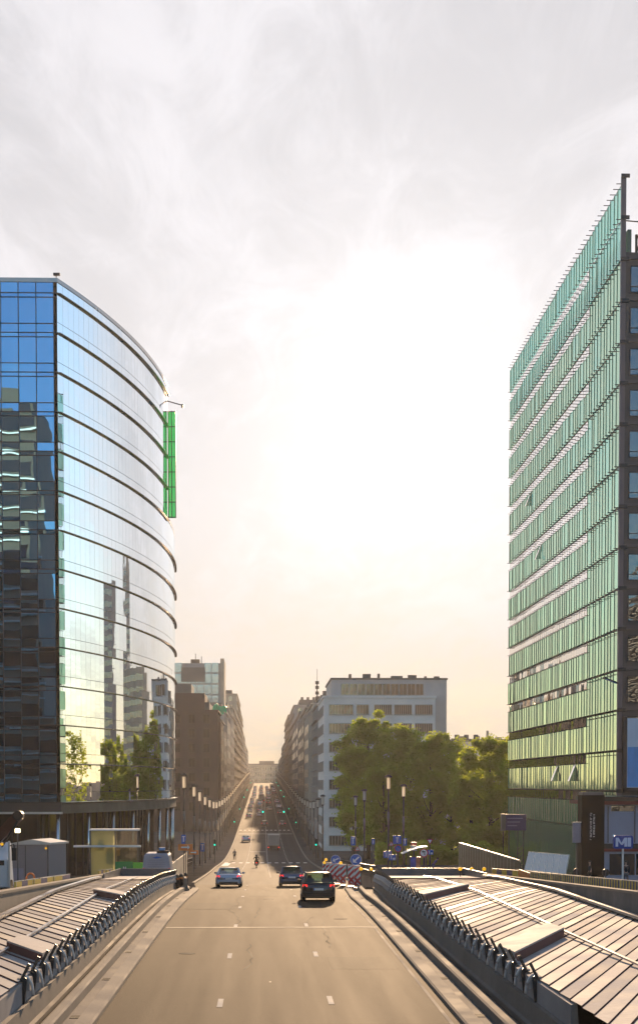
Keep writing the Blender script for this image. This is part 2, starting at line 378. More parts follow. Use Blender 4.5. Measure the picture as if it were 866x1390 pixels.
M_slat = pmat('roof_sheet', (.55,.49,.43), .8, .0, var=.32, scale=.6, rv=.1, spec=.06)
M_slat2 = pmat('roof_sheet_dull', (.46,.41,.37), .85, .0, var=.35, scale=.9, spec=.05); M_slat3 = pmat('roof_sheet_stained', (.50,.42,.33), .7, .0, var=.4, scale=1.3, spec=.12)
M_slatjoint = pmat('roof_joint', (.20,.10,.08), .8, 0, var=.2, spec=.1)
def slat_roof(sg, xi, xo_, y0, y1, skew, lab):
    """metal sheets laid aslant between the wall top and the outer parapet"""
    t = empty('slatted_roof', (0,0,0)); tag(t, lab, 'roof', 'slatted tunnel roofs')
    pitch = 1.5
    def xin(y): return xi + (lerp_table([(20,0),(95,0),(124,.9)], y) if sg > 0 else 0)
    sh = MB(); jt = MB(); mi = [0]; rs = random.Random(4+sg)
    def clipq(ya, yb, dz0, dz1, mbx, nseg=6):
        # sheet from inner line at ya..yb going out with the skew
        for i in range(nseg):
            t0, t1 = i/nseg, (i+1)/nseg
            pts = []
            for tt, yy, dz in ((t0, ya, dz0), (t1, ya, dz0), (t1, yb, dz1), (t0, yb, dz1)):
                Y = yy + skew*tt; Yc = min(Y, y1); x = xin(Yc) + (xo_-xin(Yc))*tt
                pts.append((x, Yc, zcan(Yc) + dz - .03*tt))
            if max(p[1] for p in pts) - min(p[1] for p in pts) < .05: continue
            if min(pts[0][1], pts[1][1]) >= y1: continue
            mbx.poly(pts, mi[0])
    y = y0 - skew
    while y < y1:
        mi[0] = rs.choice((0,0,0,1,1,2)); clipq(y, y + pitch*.95, .03 + rs.uniform(-.008,.008), rs.uniform(-.004,.006), sh); mi[0] = 0
        # the little riser and the dark gap under the next sheet's edge
        for i in range(6):
            t0, t1 = i/6, (i+1)/6
            pts = []
            for tt, yy, dz in ((t0, y, .03), (t1, y, .03), (t1, y, -.04), (t0, y, -.04)):
                Y = yy + skew*tt; Yc = min(Y, y1); x = xin(Yc) + (xo_-xin(Yc))*tt
                pts.append((x, Yc, zcan(Yc) + dz - .03*tt))
            if min(pts[0][1], pts[1][1]) >= y1: continue
            jt.poly(pts)
        clipq(y - pitch*.07, y + .02, -.035, -.035, jt)
        y += pitch
    tag(sh.build('roof_sheet', [M_slat, M_slat2, M_slat3], t)); jt.build('sheet_joint', M_slatjoint, t)
    # purlin running along the middle
    pu = MB(); xm = (xi + xo_)/2 - sg*.4
    ys = [y0 + i*4 for i in range(int((y1-y0)/4)+1)]
    for a, b in zip(ys, ys[1:]): pu.bar((xm, a, zcan(a)+.12), (xm, b, zcan(b)+.12), .10, .05)
    pu.build('purlin', M_alu, t)
    rim = MB()
    for a, b in zip(ys, ys[1:]): rim.bar((xo_-sg*.12, a, zcan(a)+.14), (xo_-sg*.12, b, zcan(b)+.14), .22, .10)
    rim.build('edge_flashing', M_alu, t)
    # raised steps crossing the roof along the sheets
    for ya, ta, tb in ((49.5, .0, .42), (78, .0, .45)):
        st = MB(); w = 3.6
        def P(tt, yy, dz):
            Y = min(yy + skew*tt, y1); return (xin(Y) + (xo_-xin(Y))*tt, Y, zcan(Y) + dz)
        st.hexa([P(ta,ya,-.1),P(tb,ya,-.1),P(tb,ya+w,-.1),P(ta,ya+w,-.1),P(ta,ya,.30),P(tb,ya,.30),P(tb,ya+w,.2),P(ta,ya+w,.2)], 0)
        st.build('raised_panel', M_slat, t)
        sd = MB(); q0 = P(ta,ya-.01,.25); q1 = P(tb,ya-.01,.25); q2 = P(tb,ya-.01,-.1); q3 = P(ta,ya-.01,-.1)
        sd.quad(*[(q[0]+sg*.0, q[1]-.02, q[2]) for q in (q0,q1,q2,q3)]); sd.build('panel_riser', M_slatjoint, t)
    # closed end of the roof: flat plate and blue-grey end board
    en = MB()
    en.quad((xin(y1),y1,zcan(y1)),(xo_,y1,zcan(y1)),(xo_,124,zcan(124)),(xin(124),124,zcan(124)))
    en.build('end_plate', M_slat, t)
    eb = MB(); eb.bar((xin(124)+sg*.3,124,zcan(124)+.22),(xo_,124,zcan(124)+.22),.08,.55); eb.bar((xo_-sg*.08,111,zcan(111)+.1),(xo_-sg*.08,124,zcan(124)+.3),.08,.4)
    eb.build('end_board', M_steel, t)
    return t
slat_roof(-1, -5.85, -9.55, 40, 108, 10.5, 'gleaming pale metal slatted roof between the left ramp wall and its tan parapet')
slat_roof(1, 6.72, 13.45, 40, 112, 22, 'gleaming pale metal slatted roof between the right ramp wall and its grey parapet')

def parapet(sg, x, lab, mat):
    t = empty('parapet', (0,0,0)); tag(t, lab, 'parapet')
    ys = [30 + i*4 for i in range(25)]
    fz = lambda y: zside(y)
    extr('wall_body', [(x,-1.6),(x,.93),(x+sg*.32,.93),(x+sg*.32,-1.6)], mat, t, ys=ys, fz=fz)
    extr('coping', [(x-sg*.05,.932),(x-sg*.05,1.03),(x+sg*.38,1.03),(x+sg*.38,.932)], M_concrete, t, ys=ys, fz=fz)
parapet(-1, -9.7, 'tan concrete parapet at the outer edge of the left slatted roof', M_concrete)
parapet(1, 13.6, 'stained grey concrete parapet at the outer edge of the right slatted roof', M_concrete2)

# ---------------------------------------------------------------- left: curved mirror-glass building
FL = 3.556; LZ0 = EZ - 1.7; RAD = 180.6; A0 = R(17)
def arc(s):                                                # arc length from the corner
    a = A0 - s/RAD
    return (-18.6 + RAD*(math.cos(a) - math.cos(A0)), 172 + RAD*(math.sin(A0) - math.sin(a)), a)
M_mirror = glassmat('curved_mirror_glass', (.03,.035,.04), (.90,.96,1.0), f0=.82, rough=.012, wob=.005, wscale=.3, pw=2.2)
M_front = glassmat('front_blue_glass', (.012,.022,.03), (.20,.47,.76), f0=.62, rough=.012, wob=.007, wscale=.3, pw=3)
M_lobby = glassmat('lobby_glass', (.035,.028,.022), (.5,.45,.4), f0=.10, rough=.05, wob=.02, pw=4)
M_soffit = pmat('soffit_metal', (.055,.047,.042), .5, .1, var=.15)
M_ledge = pmat('ledge_metal', (.30,.27,.25), .22, .9, var=.1)
b = empty('glass_office_building', (0,0,0)); tag(b, 'tall office block with blue front and curved mirror glass side, left of the street', 'building')
END_S = 66.0; TOP_S = 45.5; PW = 1.32
rnd = random.Random(3)
nfl = 13
for k in range(nfl + 1):
    z0 = LZ0 + k*FL; z1 = z0 + FL
    if k == nfl: z1 = EZ + 45.5
    send = END_S if k < nfl - 4 else TOP_S
    if k == 0: pass
    # curved glazing: each pane a hair out of true
    g = MB(); n = int(send/PW)
    zt = z0 + FL*.27
    for i in range(n):
        x0, y0, a0 = arc(i*PW+.015); x1, y1, a1 = arc((i+1)*PW-.015)
        for (za, zb) in (((z0+.06, zt-.02), (zt+.02, z1-.06)) if k < nfl else ((z0+.06, z1-.05),)):
            jx = rnd.uniform(-.0025,.0025); jz = rnd.uniform(-.004,.004)
            nx, ny = math.cos(a0), -math.sin(a0)
            def q(x, y, z, e): return (x + nx*e, y + ny*e, z)
            g.quad(q(x0,y0,za,-jx), q(x1,y1,za,jx), q(x1,y1,zb,jx+jz), q(x0,y0,zb,-jx+jz))
    g.build('curved_glass_band', M_mirror, b)
    # backing, seen only as hairline joints
    bk = MB(); S = 22
    for i in range(S):
        x0,y0,a0 = arc(send*i/S); x1,y1,a1 = arc(send*(i+1)/S)
        bk.quad((x0-.05,y0,z0),(x1-.05,y1,z0),(x1-.05,y1,z1),(x0-.05,y0,z1))
    bk.build('joint_backing', M_darksteel, b)
    # projecting ledge
    lg = MB(); pts = []
    S = 40
    for i in range(S+1):
        s_ = -.9 + (send+.9)*i/S
        if s_ < 0: x, y, a = arc(0); x -= .0; x += s_*math.sin(a); y += s_*math.cos(a)*0 - .0
        else: x, y, a = arc(s_)
        pts.append((x, y, a))
    for (xa,ya,aa),(xb,yb,ab) in zip(pts, pts[1:]):
        na = (math.cos(aa), -math.sin(aa)); nb = (math.cos(ab), -math.sin(ab)); d = .26; h = .13
        lg.hexa([(xa+na[0]*.01,ya+na[1]*.01,z0-h*.5),(xa+na[0]*d,ya+na[1]*d,z0-h*.1),(xb+nb[0]*d,yb+nb[1]*d,z0-h*.1),(xb+nb[0]*.01,yb+nb[1]*.01,z0-h*.5),
                 (xa+na[0]*.01,ya+na[1]*.01,z0+h*.5),(xa+na[0]*d,ya+na[1]*d,z0+h*.35),(xb+nb[0]*d,yb+nb[1]*d,z0+h*.35),(xb+nb[0]*.01,yb+nb[1]*.01,z0+h*.5)])
    lg.build('ledge', M_ledge, b)
    # flat front, bays of 1.6 m
    fg = MB(); fm = MB(); nb_ = 20
    for i in range(nb_):
        xa = -18.9 - i*1.6; xb = xa - 1.6
        for (za, zb) in (((z0+.05, z0+.78), (z0+.84, z1-.42), (z1-.36, z1-.05)) if k < nfl else ((z0+.05, z1-.05),)):
            j1 = rnd.uniform(-.007,.007); j2 = rnd.uniform(-.012,.012)
            fg.quad((xb,172.0+j1,za),(xa,172.0-j1,za),(xa,172.0-j1+j2,zb),(xb,172.0+j1+j2,zb))
        fm.box(xa-.035, xa+.035, 171.90, 172.05, z0, z1)
    for zz in ((z0, z0+.81, z1-.39) if k < nfl else (z0,)): fm.box(-51, -18.6, 171.92, 172.04, zz-.035, zz+.035)
    fg.build('front_glass_band', M_front, b); fm.build('front_mullions', M_darksteel, b)
rf = MB(); ztop = EZ + 45.5
out = [arc(TOP_S*i/30)[:2] for i in range(31)]
poly = [(x+.05, y) for x, y in out] + [(-51, arc(TOP_S)[1]), (-51, 171.9)]
rf.poly([(x,y,ztop) for x,y in poly]); rf.poly([(x,y,ztop+.38) for x,y in poly])
for (xa,ya),(xb,yb) in zip(poly, poly[1:]+poly[:1]): rf.quad((xa,ya,ztop),(xb,yb,ztop),(xb,yb,ztop+.38),(xa,ya,ztop+.38))
rf.build('roof_edge', M_ledge, b)
# lower wing that carries on past the cut-back top floors
zc = LZ0 + (nfl-4)*FL
rf = MB(); o2 = [arc(TOP_S - 2 + (END_S-TOP_S+2)*i/14)[:2] for i in range(15)]
poly = o2 + [(-40, o2[-1][1]), (-40, o2[0][1])]
rf.poly([(x,y,zc+.02) for x,y in poly]); rf.poly([(x,y,zc+.5) for x,y in poly])
for (xa,ya),(xb,yb) in zip(poly, poly[1:]+poly[:1]): rf.quad((xa,ya,zc+.02),(xb,yb,zc+.02),(xb,yb,zc+.5),(xa,ya,zc+.5))
rf.build('terrace_edge', M_ledge, b)
bd = MB()                                                   # hidden core and rear walls
bd.box(-51, -19.2, 172.3, 236, LZ0-1.0, EZ+45.4); bd.box(-19.2, arc(TOP_S)[0]-3.6, 196, arc(TOP_S)[1]-.3, LZ0-1, EZ+45.3)
bd.build('rear_walls', M_soffit, b)
bw = MB(); xe, ye, ae = arc(END_S); bw.box(-20, xe-.1, ye-.3, ye, LZ0-1, zc+.1); xt, yt, at_ = arc(TOP_S); bw.build('end_wall', M_soffit, b); bw = MB(); bw.box(-20, xt-.1, yt-.3, yt, zc+.52, EZ+45.4); bw.build('upper_end_wall', M_soffit, b)
# green glass fin standing on the cut-back end
M_fin = glassmat('green_fin_glass', (.03,.30,.10), (.35,.9,.5), f0=.12, rough=.08, wob=.0, trans=.25, backcol=(.2,.8,.35), translucent=.6)
fn = MB(); fn.box(xt+.05, xt+.85, yt+1.2, yt+1.26, zc+.5, EZ+43.0); fo = fn.build('green_glass_fin', M_fin, b)
fm = MB()
for i in range(8):
    zz = zc + .6 + i*(EZ+43-zc-.6)/7; fm.box(xt+.0, xt+.9, yt+1.17, yt+1.29, zz-.05, zz+.05)
for xx in (xt+.02, xt+.42, xt+.86): fm.box(xx-.045, xx+.045, yt+1.16, yt+1.30, zc+.5, EZ+43.1)
fm.build('fin_frame', M_darksteel, fo)
mm = MB(); mm.bar((xt-1.2,yt-2,ztop-1.6),(xt+1.6,yt+2,ztop-1.6),.10,.10); mm.box(xt+1.5,xt+1.75,yt+1.9,yt+2.1,ztop-1.9,ztop-1.5); mm.build('roof_bracket', M_darksteel, b)
cm = MB(); cm.tube([(-18.7,172.4,ztop+.35),(-18.7,172.4,ztop+.8)], .05, 6); cm.box(-18.95,-18.35,172.2,172.6,ztop+.7,ztop+.9); cm.build('camera_box', M_darksteel, b)
# soffit lip and lobby
sf = MB(); S = 40
for i in range(S):
    (xa,ya,aa),(xb,yb,ab) = arc(END_S*i/S), arc(END_S*(i+1)/S)
    sf.hexa([(xa-2.6,ya,LZ0-1.02),(xa+.1,ya,LZ0-1.02),(xb+.1,yb,LZ0-1.02),(xb-2.6,yb,LZ0-1.02),(xa-2.6,ya,LZ0-.1),(xa+.02,ya,LZ0-.1),(xb+.02,yb,LZ0-.1),(xb-2.6,yb,LZ0-.1)])
sf.build('soffit', M_soffit, b)
s2 = MB(); s2.box(-51,-18.5,171.95,174.8,LZ0-1.02,LZ0-.02); s2.build('front_soffit', M_soffit, b)
s3 = MB(); s3.box(-51,-18.4,171.86,171.95,LZ0-1.05,LZ0-.86); s3.build('soffit_trim', M_alu, b)
lb = MB(); lm = MB()
lb.quad((-51,174.5,zside(172)-1),(-20.6,174.5,zside(172)-1),(-20.6,174.5,LZ0-.5),(-51,174.5,LZ0-.5))
for i in range(26):
    (xa,ya,aa),(xb,yb,ab) = arc(2+62*i/26), arc(2+62*(i+1)/26)
    lb.quad((xa-2.8,ya,zside(ya)-1),(xb-2.8,yb,zside(yb)-1),(xb-2.8,yb,LZ0-.5),(xa-2.8,ya,LZ0-.5))
    lm.box(xa-2.82,xa-2.70,ya-.05,ya+.05,zside(ya)-.5,LZ0-.5)
for i in range(12): lm.box(-21-i*2.4-.05,-21-i*2.4+.05,174.36,174.49,zside(174)-.5,LZ0-.5)
lm.box(-51,-20.6,174.38,174.49,zside(174)+3.0,zside(174)+3.12)
lb.build('lobby_glazing', M_lobby, b); lm.build('lobby_mullions', M_darksteel, b)
for i in range(9):
    xa, ya, aa = arc(.3 + i*7.7); cb = MB(); cb.tube([(0,0,0),(0,0,LZ0-1.0-zside(ya)+.3)], .17, 12)
    cb.build('column', M_chrome, b, smooth=True, loc=(xa-.35, ya, zside(ya)-.3))

# ---------------------------------------------------------------- right: pleated green glass office
XF = 30.8; FH = 3.5; YA, YB = 161.0, 233.0; Z00 = EZ - .6; YBAND = 175.5
M_pleat = glassmat('green_louvre_glass', (.20,.42,.28), (.72,.96,.74), f0=.36, rough=.07, wob=.02, pw=2.0, trans=.14, backcol=(.5,.9,.65), translucent=.35)
M_pleat_top = glassmat('green_screen_glass', (.16,.38,.29), (.6,.9,.78), f0=.2, rough=.08, wob=.02, pw=2.5, trans=.6, backcol=(.62,.93,.80), translucent=.4)
M_strip = glassmat('clear_strip_glass', (.42,.33,.24), (.97,.95,.92), f0=.70, rough=.03, wob=.01, pw=1.5)
M_darkstone = pmat('dark_cladding', (.055,.045,.045), .5, var=.2, scale=.7)
M_winblue = glassmat('dark_window_glass', (.015,.02,.025), (.45,.55,.62), f0=.25, rough=.02, wob=.06, pw=3)
g_ = empty('green_glass_office', (0,0,0)); tag(g_, 'tall office block with pleated green glass louvre side and dark front, right of the street', 'building')
core = MB(); core.box(XF+.9, 62, YA+.5, YB, zside(161)-2, EZ+45.5); core.build('rear_walls', M_darkstone, g_)
inner = MB(); inner.box(XF+.55, XF+.88, YA+.6, YB-.2, zside(161)-1, EZ+47.6); inner.build('inner_wall', pmat('inner_wall', (.10,.15,.12), .6, var=.25, stretch=(1,.6,.2)), g_)
M_bead = pmat('green_bead', (.10,.26,.17), .35)
rows = list(range(-1, 15)); PWD = 1.5; BR_REST = MB(); NBR = 0
for k in rows:
    z0 = Z00 + k*FH; z1 = z0 + FH
    if k == 14: z1 = EZ + 51.4
    if k == -1: z1 = Z00
    pm = MB(); y = YA + .4; i = 0
    while y < YB - .1:
        ye_ = min(y + PWD, YB); has = y >= YBAND and k < 14
        top = z1 - (.95 if has and k >= -1 else .12); bot = z0 + .10
        out_ = rnd.choice((.08,.11,.13,.16)) + rnd.uniform(-.02,.02); o0 = rnd.uniform(-.02,.02)
        pm.quad((XF+o0,y+.02,bot),(XF-out_+o0,ye_-.05,bot),(XF-out_+o0,ye_-.05,top),(XF+o0,y+.02,top))
        pm.box(XF-out_+o0-.045, XF-out_+o0+.01, ye_-.03, ye_-.0, bot, top, 1)
        if True:
            pm.quad((XF-out_+o0,ye_-.05,bot),(XF+.12,ye_-.02,bot),(XF+.12,ye_-.02,top),(XF-out_+o0,ye_-.05,top))
        y += PWD; i += 1
    pm.build('glass_louvre_row', [M_pleat_top if k >= 13 else M_pleat, M_bead], g_)
    y = YA + .4
    while y <= YB + .01:
        zz = z1; near = y < YA + 8.2
        bb = MB() if near else BR_REST; ox = 0 if not near else y
        bb.box(XF-.50, XF+.18, y-.03, y+.03, zz-.06, zz+.0)
        if k < 14:
            zl = zz - (.95 if y >= YBAND else .36)
            bb.box(XF-.40, XF+.18, y-.03, y+.03, zl-.03, zl+.02)
            if near: bb.box(XF+.0, XF+.06, y-.04, y+.04, zl, zz-.07)
        if near and NBR < 100: bb.build('bracket', M_darksteel, g_); NBR += 1
        y += PWD
    if k < 14:
        st = MB(); y = YBAND
        while y < YB-.2:
            e = min(y+PWD, YB-.1); j = rnd.uniform(-.012,.012)
            st.quad((XF-.03+j,y+.04,z1-.9),(XF-.03-j,e-.04,z1-.9),(XF-.03-j,e-.04,z1-.07),(XF-.03+j,y+.04,z1-.07)); y = e
        st.build('clear_strip', M_strip, g_)
    rl = MB(); rl.box(XF+.02, XF+.10, YA+.4, YB, z1-.03, z1+.05)
    if k < 14: rl.box(XF-.02, XF+.05, YBAND, YB, z0+1.05, z0+1.08)
    rl.build('rail', M_darksteel, g_)
tag(BR_REST.build('bracket_rows', M_darksteel, g_), kind='stuff')
lo = MB(); y = YA + .4
zg = zside(180) - 1
while y < YB:                                               # base storey below the lowest line
    e = min(y+PWD, YB); o0 = rnd.uniform(-.03,.03)
    lo.quad((XF+o0,y,zg),(XF-.08+o0,e-.05,zg),(XF-.08+o0,e-.05,Z00-FH-.1),(XF+o0,y,Z00-FH-.1)); y = e
M_base = glassmat('dark_green_base_glass', (.06,.20,.14), (.40,.70,.56), f0=.2, rough=.12, wob=.03, pw=2.5)
lo.build('base_glazing', M_base, g_)
for (yy, k) in ((214, 9), (206, 7), (193.5, 0), (182.5, 0)):  # opened vent panes
    z = Z00 + k*FH + .9
    v = MB(); v.quad((XF-.12,yy,z+1.6),(XF-.12,yy+.9,z+1.6),(XF-.75,yy+.9,z),(XF-.75,yy,z)); v.quad((XF-.12,yy,z+1.6),(XF-.75,yy,z),(XF-.12,yy,z),(XF-.12,yy,z+.2))
    v.build('vent_pane', M_strip, g_)
po = MB(); po.box(XF-.12, XF+.28, YA-.05, YA+.36, zside(161)-1, EZ+51.9); po.build('corner_post', pmat('corner_post', (.13,.10,.11), .5, .3), g_)
for k in range(0, 16):
    pk = MB(); zz = Z00 + k*FH; 
    if zz > EZ+52: continue
    pk.box(XF-.18, XF+.55, YA-.2, YA-.06, zz-.16, zz+.16); pk.build('post_collar', M_darksteel, g_)
e_ = MB(); e_.bar((XF,YA+.1,EZ+48.2),(XF+8,YA+.3,EZ+47.7),.09,.09); e_.build('roof_stay', M_darksteel, g_)
e_ = MB(); e_.tube([(XF+1.2,YA+2,EZ+44.8),(XF+2.0,YA+2,EZ+47.2)],.08,6); e_.box(XF+1.5,XF+1.7,YA+2,YA+2.2,EZ+44.8,EZ+47.6); e_.box(XF+1.5,XF+7,YA+2,YA+2.2,EZ+47.3,EZ+47.5); e_.box(XF+2.4,XF+7,YA+4,YA+9,EZ+45.4,EZ+47.0); e_.build('roof_frame', M_darksteel, g_)
# dark front with a grid of windows
fw = MB(); fw.box(XF+.3, 62, YA+.02, YA+.48, zside(161)-1, EZ+45.5); fw.build('front_wall', M_darkstone, g_)
wm = MB(); wm.quad((0,0,0),(1.55,0,0),(1.55,0,2.15),(0,0,2.15))
fr = MB()
for a in ((-.08,0,-.08,2.23),(1.55,1.63,-.08,2.23),(1.02,1.08,0,2.15)): fr.box(a[0],a[1],-.10,.02,a[2],a[3])
for a in ((-.08,1.63,2.15,2.23),(-.08,1.63,-.08,0),(0,1.55,.42,.48)): fr.box(a[0],a[1],-.10+.004,.018,a[2],a[3])
wf = None; cnt = 0
for k in range(0, 13):
    for i in range(6):
        x = XF + .75 + i*2.05; z = Z00 + k*FH + .75
        if cnt >= 96: continue
        cnt += 1
        if wf is None:
            wf = wm.build('window', M_winblue, g_, loc=(x, YA-.004, z)); fr.build('frame', M_darksteel, wf); c = wf
        else: c = copy_tree(wf, g_); c.location = (x, YA-.004, z); c.rotation_euler.z = rnd.uniform(-.01,.01)
bl = MB(); 
for k in range(2, 14): bl.box(XF+.3, 45, YA-.12, YA+.015, Z00+k*FH-.30+.3, Z00+k*FH+.30)
bl.build('spandrel_band', pmat('spandrel', (.075,.06,.06), .5, var=.2), g_)
# blue and white poster hung on the front
bp = empty('facade_banner', (0,0,0)); tag(bp, 'large pale and blue banner hung on the dark front of the green glass office', 'banner')
q = MB(); x0, x1 = XF+.65, XF+9; za, zb = EZ-.3, EZ+5.7
q.box(x0, x1, YA-.42, YA-.36, za, zb); 
M_ban = pmat('banner_white', (.55,.60,.70), .5, var=.1); M_ban2 = pmat('banner_blue', (.10,.30,.62), .5, var=.25, stretch=(2,1,.5))
q.build('sheet', M_ban, bp)
q = MB(); q.poly([(x0+.05,YA-.428,za+.05),(x1,YA-.428,za+.05),(x1,YA-.428,za+3.6),(x0+.05,YA-.428,za+3.5)]); q.build('blue_field', M_ban2, bp)
q = MB(); q.box(x0-.35,x0,YA-.5,YA-.2,za-.3,zb+.1); q.box(x0-.35,x1,YA-.5,YA-.2,za-.35,za-.01); q.build('frame', M_darksteel, bp)

# ---------------------------------------------------------------- street buildings
M_win = glassmat('window_glass', (.03,.025,.02), (.75,.72,.68), f0=.22, rough=.04, wob=.05, pw=2.5)
M_frame = pmat('window_frame', (.35,.31,.28), .5, var=.1)
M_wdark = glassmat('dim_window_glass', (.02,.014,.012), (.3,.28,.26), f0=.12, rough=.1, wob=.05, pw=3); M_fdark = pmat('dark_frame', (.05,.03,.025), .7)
M_roof = pmat('roofing', (.12,.11,.10), .7, var=.2)
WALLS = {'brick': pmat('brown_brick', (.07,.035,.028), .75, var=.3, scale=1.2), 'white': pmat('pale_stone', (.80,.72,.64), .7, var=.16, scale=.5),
         'tan': pmat('tan_stone', (.36,.29,.22), .7, var=.25, scale=.6), 'grey': pmat('grey_render', (.28,.26,.25), .7, var=.22, scale=.6),
         'cream': pmat('cream_render', (.46,.40,.32), .7, var=.2, scale=.6)}
def wall_block(root, x0, x1, y0, y1, zt, mat, name='wall'):
    m = MB(); m.box(x0, x1, y0, y1, zside((y0+y1)/2)-4, zt); return m.build(name, mat, root)
def win_proto(w, h, face, mats=(None,), div=2):
    """glass pane with frame; face '-y', '+x' or '-x'"""
    g = MB(); f = MB()
    g.quad((-w/2,-.03,0),(w/2,-.03,0),(w/2,-.03,h),(-w/2,-.03,h))
    for i in range(div+1):
        x = -w/2 + w*i/div; f.box(x-.05, x+.05, -.11, .0, -.05, h+.05)
    f.box(-w/2-.12, w/2+.12, -.20, .0, -.14, -.052); f.box(-w/2-.05,w/2+.05,-.105,.0,h+.052,h+.12)
    return g, f
def row_building(side, y0, y1, top, label, wall, fl=3.6, w=1.5, gap=2.9, bays=False, xf=11.5, depth=14, setback=0, fronts=True, maxw=96, name='street_building', group=None, roofh=1.0, dark=False):
    """a terrace block along the street; side -1 is left, 1 is right; top is metres above eye level"""
    t = empty(name, (0,0,0)); tag(t, label, 'building', group)
    mat = WALLS[wall]; zt = EZ + top; zb = zside(y0)
    xi = side*xf + .3; xa, xb = sorted((xi, xi + side*depth))
    wall_block(t, xa, xb, y0, y1, zt, mat)
    c = MB(); c.box(xa-.35, xb+.35, y0-.3, y1+.25, zt-.05, zt+.28); c.build('cornice', mat, t)
    if roofh:
        c = MB(); c.box(xa+2, xb-2, y0+2, y1-2, zt+.29, zt+.28+roofh*2); 
        for i in range(3): c.box(xa+2.5+i*2.2, xa+3.5+i*2.2, y0+3, y0+4, zt+.28+roofh*2, zt+1.3+roofh*2)
        c.build('roof', M_roof, t)
    n = 0; rot = R(90) if side < 0 else R(-90)
    nf = int((zt-zb-1.5)/fl); ny = int((y1-y0-1)/gap)
    while nf*ny > maxw - (20 if fronts else 0): gap *= 1.25; ny = int((y1-y0-1)/gap)
    proto = None
    def put(x, y, z, rz, proto):
        if proto is None:
            g, f = win_proto(w, 2.0, '-y'); c = g.build('window', M_wdark if dark else M_win, t); f.build('frame', M_fdark if dark else M_frame, c); proto = c
        else: c = copy_tree(proto, t)
        c.location = (x, y, z); c.rotation_euler = (0,0,rz+rnd.uniform(-.02,.02)); return proto
    for k in range(nf):
        z = zt - (k+1)*fl + .7
        if z < zb + .8: continue
        for j in range(ny):
            proto = put(xi - side*.0, y0 + .9 + (j+.5)*(y1-y0-1.8)/ny, z, rot, proto); n += 1
        if fronts:
            for j in range(3):
                if n < 98: proto = put(side*(xf + 2.4 + j*3.6), y0, z, 0, proto); n += 1
    bcount = 0
    if bays:
        for j in range(max(1, ny//2)):
            yy = y0 + .9 + (2*j+.7)*(y1-y0-1.8)/ny
            m = MB(); a, d = sorted((xi, xi - side*.85))
            zz0 = zb + 4.2; m.box(a, d, yy, yy+gap*.9, zz0, zt - fl*.7)
            m.build('bay', mat, t)
            for k in range(1, nf-1):
                z = zt-(k+1)*fl+.7
                if z < zz0+.3 or bcount > 40: continue
                m = MB(); m.box(xi-side*.86-.02, xi-side*.86+.02, yy+.3, yy+gap*.9-.3, z, z+2); m.build('bay_window', M_win, t); bcount += 1
    else:
        for k in range(0, nf-1, 1):
            z = zt-(k+1)*fl+.45
            if z < zb+3: continue
            m = MB(); a, d = sorted((xi, xi - side*.55)); m.box(a, d, y0+.5, y1-.5, z-.10, z+.06)
            m.build('string_course', mat, t)
    return t
# left row, near to far
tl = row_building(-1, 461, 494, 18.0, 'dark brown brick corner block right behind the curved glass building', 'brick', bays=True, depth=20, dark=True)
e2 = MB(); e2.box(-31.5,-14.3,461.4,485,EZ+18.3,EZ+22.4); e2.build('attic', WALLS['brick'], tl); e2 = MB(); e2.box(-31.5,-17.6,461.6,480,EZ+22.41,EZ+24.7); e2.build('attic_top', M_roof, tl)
row_building(-1, 496, 540, 17.0, 'brown block with small bays, second house of the left row', 'tan', bays=True)
row_building(-1, 542, 600, 21.5, 'cream block, third house of the left row behind the green netting', 'cream', bays=True)
row_building(-1, 602, 690, 24.0, 'grey stone block, fourth house of the left row', 'grey', bays=True)
row_building(-1, 692, 800, 28.0, 'tan stone block, fifth house of the left row', 'tan', bays=False)
row_building(-1, 802, 930, 38.5, 'tallest brown block of the left row, far up the street', 'tan', bays=False, depth=18, roofh=.8)
row_building(-1, 932, 1040, 35.0, 'tan block behind the tallest one of the left row', 'tan', bays=False)
row_building(-1, 1042, 1180, 28.0, 'hazy cream block near the far end of the left row', 'cream', bays=False)
row_building(-1, 1182, 1400, 24.0, 'farthest hazy block of the left row', 'grey', bays=False)
# right row
row_building(1, 400, 442, 17.0, 'pale rendered block next behind the white office with the mast above it', 'grey', bays=False)
row_building(1, 444, 500, 19.0, 'cream block, second behind the white office on the right row', 'cream', bays=True)
row_building(1, 502, 580, 20.5, 'tan block with bays, third behind the white office', 'tan', bays=True)
row_building(1, 582, 700, 22.5, 'grey block, fourth behind the white office', 'grey', bays=True)
row_building(1, 702, 850, 29.5, 'tall pale grey block in the middle of the right row', 'grey', bays=False)
row_building(1, 852, 1010, 31.5, 'tall tan block, sixth behind the white office', 'tan', bays=False)
row_building(1, 1012, 1180, 22.0, 'hazy grey block, seventh behind the white office', 'grey', bays=False)
row_building(1, 1182, 1400, 17.0, 'farthest hazy block of the right row', 'cream', bays=False)

